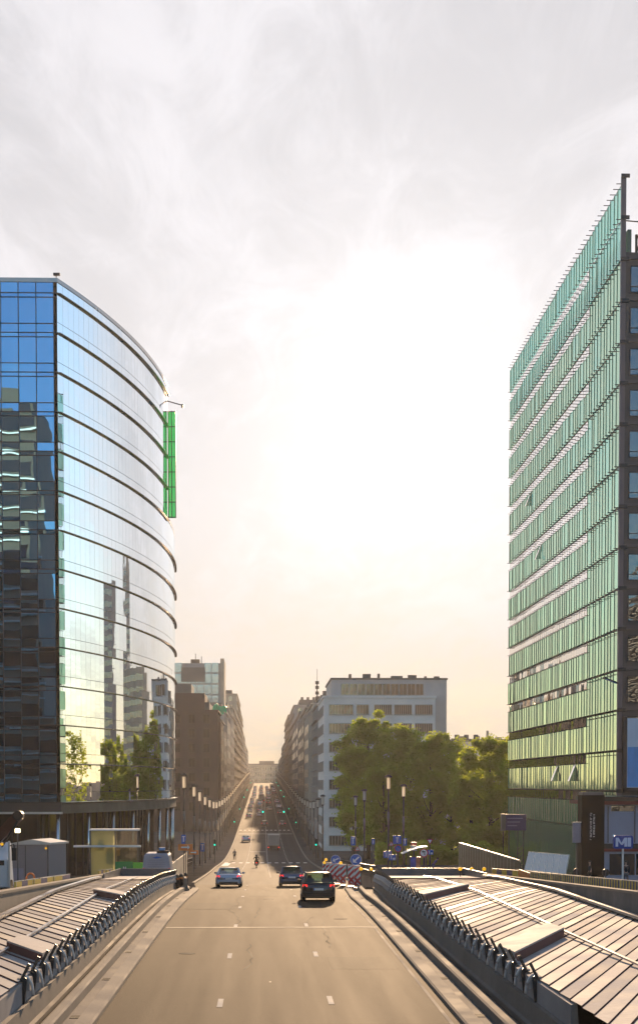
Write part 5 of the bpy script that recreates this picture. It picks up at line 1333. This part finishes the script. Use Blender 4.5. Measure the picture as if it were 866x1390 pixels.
for i in range(4):
    xa = x0+.55+i*2.05
    m = MB(); m.box(xa,xa+1.75,YP-.03,YP-.003,zz(1100),zz(1092.5)); m.build('high_window', M_winblue, t)
    m = MB(); m.box(xa-.1,xa+1.85,YP-.03,YP-.003,zz(1187),zz(1158)); m.build('window', M_winblue, t)
    m = MB(); m.box(xa-.28,xa-.18,YP-.06,YP-.003,zz(1143),zz(1093)); m.build('panel_joint', M_steel, t)
# glazed stair roof at the foot of the green glass office
t = empty('glass_canopy', (0,0,0)); tag(t, 'low slanting glazed canopy at the foot of the green glass office', 'canopy')
m = MB(); q0 = PX(712,160); q1 = PX(775,150); ga = zside(155)
for i in range(7):
    xa = q0 + (q1-q0)*i/6; m.bar((xa,160-i*1.2,ga+.5),(xa+.8,163-i*1.2,ga+2.0),.08,.08)
m.bar((q0,160,ga+.5),(q1,152.8,ga+.5),.1,.1); m.bar((q0+.8,163,ga+2),(q1+.8,155.8,ga+2),.1,.1)
for xx, yy in ((q0,160),(q1,152.8)): m.box(xx-.05,xx+.05,yy-.05,yy+.05,ga-.2,ga+.5)
m.build('frame', M_alu, t); m = MB(); m.quad((q0,160,ga+.56),(q1,152.8,ga+.56),(q1+.8,155.8,ga+2.06),(q0+.8,163,ga+2.06)); m.build('glass', M_winblue, t)
fl_ = MB(); fl_.bar((XF-.1,YA+.2,EZ+8.75),(XF-1.4,YA-.2,EZ+9.2),.34,.12); fl_.build('floodlight', M_darksteel, g_)
fl_ = MB(); fl_.bar((XF-.3,YA-.02,EZ+8.72),(XF-1.2,YA-.35,EZ+9.05),.22,.03); fl_.build('floodlight_face', M_ban2, g_)

# ---------------------------------------------------------------- left: kiosk, van, site cabin, crane lorry
YK = 146.0
t = empty('glass_kiosk', (PX(123,YK), YK, zside(YK))); tag(t, 'glass kiosk with yellow posters inside and a thin projecting canopy', 'kiosk')
W_ = 64*YK/F; g0 = zside(YK); hk = zr(1126,YK)-g0
M_kg = glassmat('kiosk_glass', (.62,.58,.30), (.8,.8,.75), f0=.10, rough=.04, wob=.05, trans=.3, backcol=(.9,.88,.65), translucent=.5)
M_kg2 = glassmat('kiosk_side_glass', (.2,.18,.12), (.8,.8,.75), f0=.12, rough=.04, wob=.05, trans=.65, backcol=(.8,.75,.6))
m = MB(); m.box(0,W_*.52,0,.03,.0,hk); m.build('glass_panel', M_kg, t); m = MB(); m.box(W_*.53,W_,0,.03,.0,hk); m.build('glass_panel', M_kg2, t)
m = MB(); m.box(0,W_*.52,1.8,1.83,0,hk); m.build('rear_glass', M_kg, t)
m = MB(); m.box(-.08,W_+.08,-.15,2,hk+.002,hk+.12); m.build('roof', M_white, t); m = MB(); m.box(-1.25,W_+.25,-.7,-.02,zr(1148,YK)-g0,zr(1145.6,YK)-g0); m.build('canopy', M_white, t)
m = MB()
for x in (0,W_*.525,W_): m.box(x-.05,x+.05,-.016,.09,0,hk)
m.build('frame', M_steel, t)
for (a_, b2, c_, d_, mt) in ((.36,.5,1150,1172,M_yellow),(.56,.62,1152,1160,M_yellow),(.16,.28,1138,1152,M_white),(.33,.40,1154,1170,M_blue)):
    m = MB(); m.box(W_*a_,W_*b2,.2,.23,zr(d_,YK)-g0,zr(c_,YK)-g0); m.build('poster', mt, t)
t = empty('green_hoarding', (PX(157,YK-2), YK-2, zside(YK-2))); tag(t, 'bright green hoarding panels between the kiosk and the parked van', 'hoarding')
M_gh = pmat('green_panel', (.02,.33,.07), .5, var=.15); M_gl = pmat('lime_panel', (.22,.72,.06), .5, var=.12)
m = MB(); m.box(0,1.32,0,.05,.1,zr(1168,144)-zside(144)); m.build('dark_green_panel', M_gh, t)
m = MB(); m.box(1.34,2.12,-.02,.03,.1,zr(1169,144)-zside(144)); m.build('lime_panel', M_gl, t)
m = MB(); m.poly([(.55,-.012,1.0),(.70,-.012,.7),(.85,-.012,1.0),(.78,-.012,1.25),(.70,-.012,1.05),(.62,-.012,1.25)]); m.build('emblem', M_white, t)
# parked van
YV = 138.0; gv = zside(YV)
t = empty('van', (PX(212.5,YV), YV, gv)); tag(t, 'grey white van with a rounded roof and beacon, parked behind the left ramp wall', 'van')
wv = 38*YV/F/2; hv = zr(1157,YV)-gv
m = MB(); 
st = [(0,wv*.96,wv*.84,hv*.95),(.1,wv,wv*.88,hv),(3.6,wv,wv*.88,hv),(4.6,wv*.97,wv*.80,hv*.62),(5.4,wv*.9,wv*.7,hv*.45)]
rings = []
for y_, w1, w2, h_ in st:
    r = [(-w1,.35),(-w1,h_*.5),(-w2,h_*.93),(-w2*.85,h_),(w2*.85,h_),(w2,h_*.93),(w1,h_*.5),(w1,.35)]; rings.append(len(m.v)); m.v += [(x,y_,z) for x,z in r]
for a_, b2 in zip(rings, rings[1:]):
    for i in range(8): m.f.append((a_+i,b2+i,b2+(i+1)%8,a_+(i+1)%8)); m.m.append(0)
m.f.append(tuple(rings[0]+i for i in range(8))); m.m.append(0); m.f.append(tuple(rings[-1]+i for i in reversed(range(8)))); m.m.append(0)
m.build('body', pmat('van_paint', (.36,.36,.42), .35, .2), t)
m = MB()
for i in range(6): m.box(-wv*.62,wv*.62,-.02,-.004,hv*.42+i*.16,hv*.42+i*.16+.02)
m.build('lettering_lines', pmat('faint_grey', (.20,.20,.26), .5), t)
m = MB(); m.poly([(-.32,-.03,hv*.86),(.0,-.03,hv*.83),(.42,-.03,hv*.87),(.05,-.03,hv*.91)]); m.build('emblem', M_blue, t)
m = MB(); m.box(.0,.9,.4,.8,hv+.002,hv+.22); m.build('roof_rack', M_darksteel, t); m = MB(); m.box(.18,.62,.38,.82,hv+.225,hv+.42); m.build('beacon', M_ban2, t)
for sx in (-1,1):
    for y_ in (1.0,4.3):
        m = MB(); m.tube([(sx*(wv-.25),y_,.34),(sx*(wv-.02),y_,.34)], .34, 16); m.build('wheel', M_tyre, t)
    m = MB(); m.box(sx*wv*.9-.07,sx*wv*.9+.07,-.03,.0,.8,1.15); m.build('tail_light', M_tail, t)
# site cabin
YC = 108.0; gc = zside(YC)
t = empty('site_cabin', (PX(16,YC), YC, gc)); tag(t, 'grey site cabin with a low gabled roof behind the left parapet', 'cabin')
wc = (66-16)*YC/F; hc = zr(1145,YC)-gc; M_cab = pmat('cabin_panel', (.27,.245,.25), .55, var=.1); M_cab2 = pmat('cabin_trim', (.62,.58,.52), .5, var=.12)
m = MB(); m.hexa([(0,0,0),(wc,0,0),(wc+.75,2.4,0),(.75,2.4,0),(0,0,hc),(wc,0,hc),(wc+.75,2.4,hc),(.75,2.4,hc)]); m.build('walls', M_cab, t)
m = MB(); rz_ = hc+.18
m.poly([(-.1,-.1,hc+.01),(wc+.1,-.1,hc+.01),(wc+.1,-.1,hc+.12),(wc*.55,-.1,rz_+.14),(-.1,-.1,hc+.08)]); m.quad((-.1,-.1,hc+.08),(wc*.55,-.1,rz_+.14),(wc*.55+.8,2.5,rz_+.14),(.65,2.5,hc+.08)); m.quad((wc*.55,-.1,rz_+.14),(wc+.1,-.1,hc+.12),(wc+.9,2.5,hc+.12),(wc*.55+.8,2.5,rz_+.14)); m.quad((wc+.1,-.1,hc+.01),(wc+.9,2.5,hc+.01),(wc+.9,2.5,hc+.12),(wc+.1,-.1,hc+.12))
m.build('roof', M_cab2, t)
m = MB(); m.box(wc*.36,wc*.39,-.02,-.004,0,hc-.05); m.box(wc*.96,wc-.01,-.03,-.005,0,hc-.02); m.build('panel_joint', M_steel, t)
m = MB(); m.box(wc*.04,wc*.32,-.02,-.004,hc*.28,hc*.52); m.build('pale_plate', pmat('pale_plate', (.30,.29,.36), .5), t)
m = MB(); m.tube([(wc*.93,-.05,hc-.2),(wc*.93,0,hc-.2)], .06, 10); m.build('lamp', M_amber, t)
# orange hose hoop in front of the cabin
t = empty('hose_reel', (PX(41.5,100), 100, zside(100))); tag(t, 'orange arched hose reel in front of the grey site cabin', 'hose reel')
m = MB(); pts = [(.21*math.cos(R(a)), 0, 1.02+.26*math.sin(R(a))) for a in range(-20,201,20)]; m.tube(pts, .055, 8); m.build('hoop', M_orange, t, smooth=True)
m = MB(); m.box(-.05,.05,-.05,.05,0,.95); m.build('stand', M_darksteel, t)
# crane lorry, mostly outside the frame
YL = 96.0; gl_ = zside(YL)
t = empty('crane_lorry', (PX(-38,YL), YL, gl_)); tag(t, 'white lorry with a dark red crane arm at the left edge', 'lorry')
xr_ = PX(14,YL)-PX(-38,YL)
m = MB(); m.hexa([(-1.2,0,.6),(xr_-.1,0,.6),(xr_-.1,2.2,.6),(-1.2,2.2,.6),(-1.2,0,2.05),(xr_-.1,0,2.05),(xr_-.25,2.2,2.9),(-1.2,2.2,2.9)]); m.build('cab', M_white, t, bevel=.06)
m = MB(); m.box(xr_-.09,xr_-.0,-.1,.06,.3,3.0); m.build('door_frame', M_cab2, t)
m = MB(); m.box(-1.0,xr_-.3,-.03,-.004,1.75,2.0); m.build('grille', M_black, t)
m = MB(); m.tube([(xr_,0,2.75),(xr_+.2,-.1,2.85),(xr_+.3,-.1,2.3)],.03,6); m.box(xr_+.10,xr_+.36,-.15,-.05,2.0,2.65); m.build('mirror', M_black, t)
m = MB(); m.box(-1.2,xr_,-.15,3,.35,.6); m.build('bumper', M_darksteel, t)
for sx in (-.9,xr_-.35):
    m = MB(); m.tube([(sx,1.1,.48),(sx+.3,1.1,.48)], .48, 18); m.build('wheel', M_tyre, t)
m = MB(); m.tube([(PX(3,YL)-PX(-38,YL),-.02,zr(1144,YL)-gl_),(PX(3,YL)-PX(-38,YL),.06,zr(1144,YL)-gl_)], .08, 10); m.build('indicator', M_amber, t)
m = MB(); bx0 = PX(-14,YL)-PX(-38,YL); bx1 = PX(24,YL)-PX(-38,YL); m.bar((bx0,1.6,zr(1143,YL)-gl_),(bx1-.1,1.4,zr(1106,YL)-gl_),.4,.52); 
m.build('crane_arm', pmat('crane_red', (.07,.018,.012), .45, .2, var=.35, scale=3), t)
m = MB(); m.tube([(bx1-.1,1.1,zr(1106,YL)-gl_),(bx1-.1,1.7,zr(1106,YL)-gl_)],.26,14); m.tube([(bx0+.5,1.05,zr(1143,YL)-gl_-.2),(bx1-.1,1.05,zr(1113,YL)-gl_)],.06,6); m.build('arm_joint', M_darksteel, t)
t = empty('work_lamp', (PX(24.5,104), 104, zside(104))); tag(t, 'bright lit work lamp on a pole above the site cabin', 'work lamp')
zq = zr(1126,104)-zside(104); m = MB(); m.tube([(0,0,0),(0,0,zq-.1)],.04,6); m.build('pole', M_steel, t); m = MB(); m.box(-.13,.13,-.06,.06,zq-.1,zq+.12); m.build('lit_face', pmat('lit_lamp', (1,.9,.6), .4, emit=(1,.85,.5), es=6), t)
# cream hoarding and concrete blocks at the end of the left wall
t = empty('cream_hoarding', (0,0,0)); tag(t, 'cream hoarding rising behind the end of the left ramp wall', 'hoarding')
m = MB(); xa, xb = PX(238,150), PX(250,185)
m.hexa([(xa,142,zside(142)),(xa+.1,142,zside(142)),(xb+.1,190,zside(190)),(xb,190,zside(190)),(xa,142,zside(142)+1.4),(xa+.1,142,zside(142)+1.4),(xb+.1,190,zside(190)+2.2),(xb,190,zside(190)+2.2)]); m.build('panel', WALLS['cream'], t)
m = MB()
for i in range(9): y_ = 142+i*6; xx = xa+(xb-xa)*i/8; m.box(xx-.08,xx+.04,y_-.08,y_+.08,zside(y_),zside(y_)+1.4+.1*i)
m.build('posts', WALLS['tan'], t)
prof_ = [(-.30,0),(-.30,.08),(-.14,.28),(-.08,.85),(.08,.85),(.14,.28),(.30,.08),(.30,0)]
for i, y_ in enumerate((119.5, 124.8, 130.1, 135.4)):
    t = empty('concrete_block', (left_edge(y_+2.5)-.62, y_, zroad(y_)-.02)); tag(t, '%s pale concrete road barrier beyond the left ramp wall' % ORD[i], 'road barrier', 'concrete road barriers')
    m = MB(); dz = zroad(y_+5)-zroad(y_); dx = (left_edge(y_+5)-left_edge(y_))
    a_ = [(x,0,z) for x,z in prof_]; b2 = [(x+dx,5.0,z+dz) for x,z in prof_]
    m.poly(a_); m.poly(list(reversed(b2)))
    for k in range(8): m.quad(a_[k],b2[k],b2[(k+1)%8],a_[(k+1)%8])
    m.build('block', M_concrete, t)
for i, (px, Y) in enumerate(((241,121),(246,124),(252,128))):
    t = empty('bollard', (PX(px,Y), Y, zroad(Y))); tag(t, '%s dark rubber bollard at the end of the left ramp wall' % ORD[i], 'bollard', 'dark bollards by the ramp wall end')
    m = MB(); m.tube([(0,0,0),(0,0,.1),(0,0,.12),(0,0,1.0),(0,0,1.06)],[.28,.28,.16,.13,.05],12); m.build('body', M_black, t); m = MB(); m.tube([(0,0,.72),(0,0,.84)],.15,12); m.build('band', M_orange, t)
# dark hoardings and poles standing along the pavements up the street
for sx, lab in ((-9.9,'left'),(10.1,'right')):
    t = empty('pavement_railing', (0,0,0)); tag(t, 'dark railing along the %s pavement before the crossing' % lab, 'railing')
    m = MB(); y_ = 168
    while y_ < 262:
        m.box(sx-.03,sx+.03,y_-.03,y_+.03,zside(y_),zside(y_)+1.05); y_ += 2
    for a_ in range(168,260,4):
        for hz in (.55,1.05): m.bar((sx,a_,zside(a_)+hz),(sx,a_+4,zside(a_+4)+hz),.05,.05)
    m.build('rails', M_darksteel, t)

# ---------------------------------------------------------------- what stands outside the frame and shows in the glass
def far_block(x0, x1, y0, y1, top, wall, label, name='office_block', slant=0):
    t = empty(name, (0,0,0)); tag(t, label, 'building')
    m = MB(); zb = zside(y0)-1
    m.hexa([(x0,y0,zb),(x1,y0,zb),(x1,y1,zb),(x0,y1,zb),(x0,y0,EZ+top),(x1-slant,y0,EZ+top),(x1-slant,y1,EZ+top),(x0,y1,EZ+top)]); m.build('wall', WALLS[wall], t)
    k = 0; z = EZ + top - 3
    while z > zb + 4 and k < 16:
        m = MB(); sl = slant*(z-zb)/(EZ+top-zb)
        m.box(x0-.12,x1-sl-.3,y1+.01,y1+.12,z-.9,z+.9); m.box(x0-.12,x1-sl-.3,y0-.12,y0-.01,z-.9,z+.9); m.build('window_band', M_win, t)
        m = MB(); m.box(x0-.5,x1-sl+.3,y1+.0,y1+.7,z-1.5,z-1.3); m.build('sunshade', M_alu, t)
        z -= 3.6; k += 1
    return t
far_block(-80, -26.5, 66, 92, 52, 'tan', 'brown office block with sunshades, left of the view, mirrored in the blue front', slant=5.5)
far_block(-70, -22, -30, 10, 30, 'brick', 'brick block left behind the viewer')
far_block(30, 90, -60, -10, 34, 'grey', 'grey block right behind the viewer')
far_block(178, 192, 525, 540, 62, 'grey', 'slender grey tower right of the view, mirrored in the curved glass', name='tower')
far_block(196, 206, 640, 650, 84, 'grey', 'thin dark tower farther right, mirrored in the curved glass', name='tower')
far_block(110, 150, 520, 560, 34, 'tan', 'stone block right of the view with a stepped top')
for (px_, py_, h_, r_, s_) in ((48,262,20,6,31),(60,240,19,6,32),(74,215,19,6.5,33)):
    tree(px_, py_, h_, r_, ['tree behind the green office, nearest to the street','tree behind the green office, farther from the street','tree behind the green office, farthest right'][s_-31], s_, 7000, low=.1, group='trees behind the green office')

# ---------------------------------------------------------------- haze, sky, sun, camera
hm = MB(); hm.box(-900, 900, -420, 1830, EZ-16.5, EZ+90)
hz = hm.build('haze', M_white); hz.data.materials.clear()
mh_ = bpy.data.materials.new('haze_air'); mh_.use_nodes = True; nt = mh_.node_tree; nt.nodes.clear()
o_ = nt.nodes.new('ShaderNodeOutputMaterial'); pv = nt.nodes.new('ShaderNodeVolumePrincipled'); pv.inputs['Color'].default_value = (1,.95,.92,1)
pv.inputs['Density'].default_value = .00008; pv.inputs['Anisotropy'].default_value = .55
nt.links.new(pv.outputs[0], o_.inputs['Volume']); hz.data.materials.append(mh_); tag(hz, 'thin warm haze filling the street air', kind='stuff')

w = bpy.data.worlds.new('World'); sc.world = w; w.use_nodes = True; nt = w.node_tree; nt.nodes.clear(); L = nt.links
out = nt.nodes.new('ShaderNodeOutputWorld'); bg = nt.nodes.new('ShaderNodeBackground'); bg.inputs['Strength'].default_value = .15
sky = nt.nodes.new('ShaderNodeTexSky'); sky.sky_type = 'NISHITA'; sky.sun_disc = False; sky.sun_elevation = SUN_EL; sky.sun_rotation = SUN_AZ
sky.air_density = 1.0; sky.dust_density = .4; sky.ozone_density = 2.5
tc = nt.nodes.new('ShaderNodeTexCoord')
sd = Vector((math.sin(SUN_AZ)*math.cos(SUN_EL), math.cos(SUN_AZ)*math.cos(SUN_EL), math.sin(SUN_EL)))
def M2(op, a, b=None, c=None):
    n = nt.nodes.new('ShaderNodeMath'); n.operation = op
    for i, x in enumerate((a, b, c)):
        if x is None: continue
        if hasattr(x, 'links') or hasattr(x, 'is_output'): L.new(x, n.inputs[i])
        else: n.inputs[i].default_value = x
    return n.outputs[0]
sp = nt.nodes.new('ShaderNodeSeparateXYZ'); L.new(tc.outputs['Generated'], sp.inputs[0])
# cloud sheet on a plane overhead: divide by height
zc_ = M2('ADD', M2('MAXIMUM', sp.outputs[2], 0.0), .10)
cx = M2('DIVIDE', sp.outputs[0], zc_); cy = M2('DIVIDE', sp.outputs[1], zc_)
cmb = nt.nodes.new('ShaderNodeCombineXYZ'); L.new(cx, cmb.inputs[0]); L.new(cy, cmb.inputs[1])
mp = nt.nodes.new('ShaderNodeMapping'); mp.inputs['Rotation'].default_value = (0,0,R(28)); mp.inputs['Scale'].default_value = (1.5,.45,1); mp.inputs['Location'].default_value = (3.1,1.7,0); L.new(cmb.outputs[0], mp.inputs[0])
def noise(vec, s, d, r, dist=0):
    n = nt.nodes.new('ShaderNodeTexNoise'); n.inputs['Scale'].default_value = s; n.inputs['Detail'].default_value = d; n.inputs['Roughness'].default_value = r; n.inputs['Distortion'].default_value = dist; L.new(vec, n.inputs['Vector']); return n.outputs[0]
n1 = noise(mp.outputs[0], 1.1, 7, .62, .9); n2 = noise(mp.outputs[0], 5.5, 6, .65, 1.2)
dens = M2('ADD', M2('MULTIPLY', n1, .66), M2('MULTIPLY', n2, .34))
dt = nt.nodes.new('ShaderNodeVectorMath'); dt.operation = 'DOT_PRODUCT'; L.new(tc.outputs['Generated'], dt.inputs[0]); dt.inputs[1].default_value = sd
cosg = M2('MAXIMUM', dt.outputs['Value'], 0.0)
g1 = M2('POWER', cosg, 60.0); g2 = M2('POWER', cosg, 9.0); g3 = M2('POWER', cosg, 420.0)
front = nt.nodes.new('ShaderNodeMapRange'); front.interpolation_type = 'SMOOTHSTEP'; L.new(dt.outputs['Value'], front.inputs[0]); front.inputs[1].default_value = .80; front.inputs[2].default_value = .955
mr = nt.nodes.new('ShaderNodeMapRange'); mr.interpolation_type = 'SMOOTHSTEP'; L.new(dens, mr.inputs[0]); mr.inputs[1].default_value = .38; mr.inputs[2].default_value = .62
cov = M2('MULTIPLY_ADD', mr.outputs[0], .03, .965)             # thin cloud nearly everywhere ahead
fade = M2('MULTIPLY', M2('POWER', mr.outputs[0], 1.6), .5)
mxf = M2('SUBTRACT', 1.0, front.outputs[0]); cov = M2('ADD', M2('MULTIPLY', cov, front.outputs[0]), M2('MULTIPLY', fade, M2('MULTIPLY', mxf, M2('GREATER_THAN', dt.outputs['Value'], 0.0))))
# cloud light: grey-lilac away from the sun, near white with forward scatter towards it
def vcol(c): n = nt.nodes.new('ShaderNodeCombineXYZ'); n.inputs[0].default_value, n.inputs[1].default_value, n.inputs[2].default_value = c; return n.outputs[0]
def vs(col, s):
    n = nt.nodes.new('ShaderNodeVectorMath'); n.operation = 'SCALE'; L.new(col, n.inputs[0])
    if hasattr(s, 'is_output'): L.new(s, n.inputs['Scale'])
    else: n.inputs['Scale'].default_value = s
    return n.outputs[0]
def va(a, b): n = nt.nodes.new('ShaderNodeVectorMath'); n.operation = 'ADD'; L.new(a, n.inputs[0]); L.new(b, n.inputs[1]); return n.outputs[0]
shade = M2('MULTIPLY_ADD', mr.outputs[0], .30, .88)
lowr = nt.nodes.new('ShaderNodeMapRange'); lowr.interpolation_type = 'SMOOTHSTEP'; L.new(sp.outputs[2], lowr.inputs[0]); lowr.inputs[1].default_value = .0; lowr.inputs[2].default_value = .15
bm_ = nt.nodes.new('ShaderNodeMix'); bm_.data_type = 'VECTOR'; L.new(lowr.outputs[0], bm_.inputs[0]); bm_.inputs[4].default_value = (1.25,1.25,1.12); bm_.inputs[5].default_value = (2.98,2.95,3.12)
CL = va(va(vs(bm_.outputs[1], shade), vs(vcol((.32,.30,.28)), g2)), vs(vcol((.45,.47,.46)), g1))
CL = va(CL, vs(vcol((1.2,1.1,1.0)), g3))
mixc = nt.nodes.new('ShaderNodeMix'); mixc.data_type = 'VECTOR'; L.new(cov, mixc.inputs[0]); L.new(sky.outputs[0], mixc.inputs[4]); L.new(CL, mixc.inputs[5])
L.new(mixc.outputs[1], bg.inputs[0]); L.new(bg.outputs[0], out.inputs[0])

sl_ = bpy.data.lights.new('sun', 'SUN'); sl_.energy = 4.2; sl_.angle = R(.6); sl_.color = (1,.68,.40)
so = bpy.data.objects.new('sun', sl_); COL.objects.link(so); so.rotation_euler = sd.to_track_quat('Z','Y').to_euler()

cam = bpy.data.cameras.new('camera'); co = bpy.data.objects.new('camera', cam); COL.objects.link(co); sc.camera = co
co.location = (0,0,EZ); co.rotation_euler = (R(90)-TILT, 0, -PSI)
cam.sensor_fit = 'VERTICAL'; cam.sensor_height = 36; cam.sensor_width = 36; cam.lens = F*36/1390; cam.shift_y = (1191-695)/1390; cam.clip_start = .5; cam.clip_end = 9000
sc.view_settings.view_transform = 'Standard'; sc.view_settings.look = 'None'; sc.view_settings.gamma = 1; sc.view_settings.use_curve_mapping = False
sc.view_settings.exposure = 0.6
sc.cycles.use_denoising = True; sc.cycles.max_bounces = 8; sc.cycles.transparent_max_bounces = 24; sc.cycles.volume_bounces = 1; sc.cycles.sample_clamp_indirect = 8
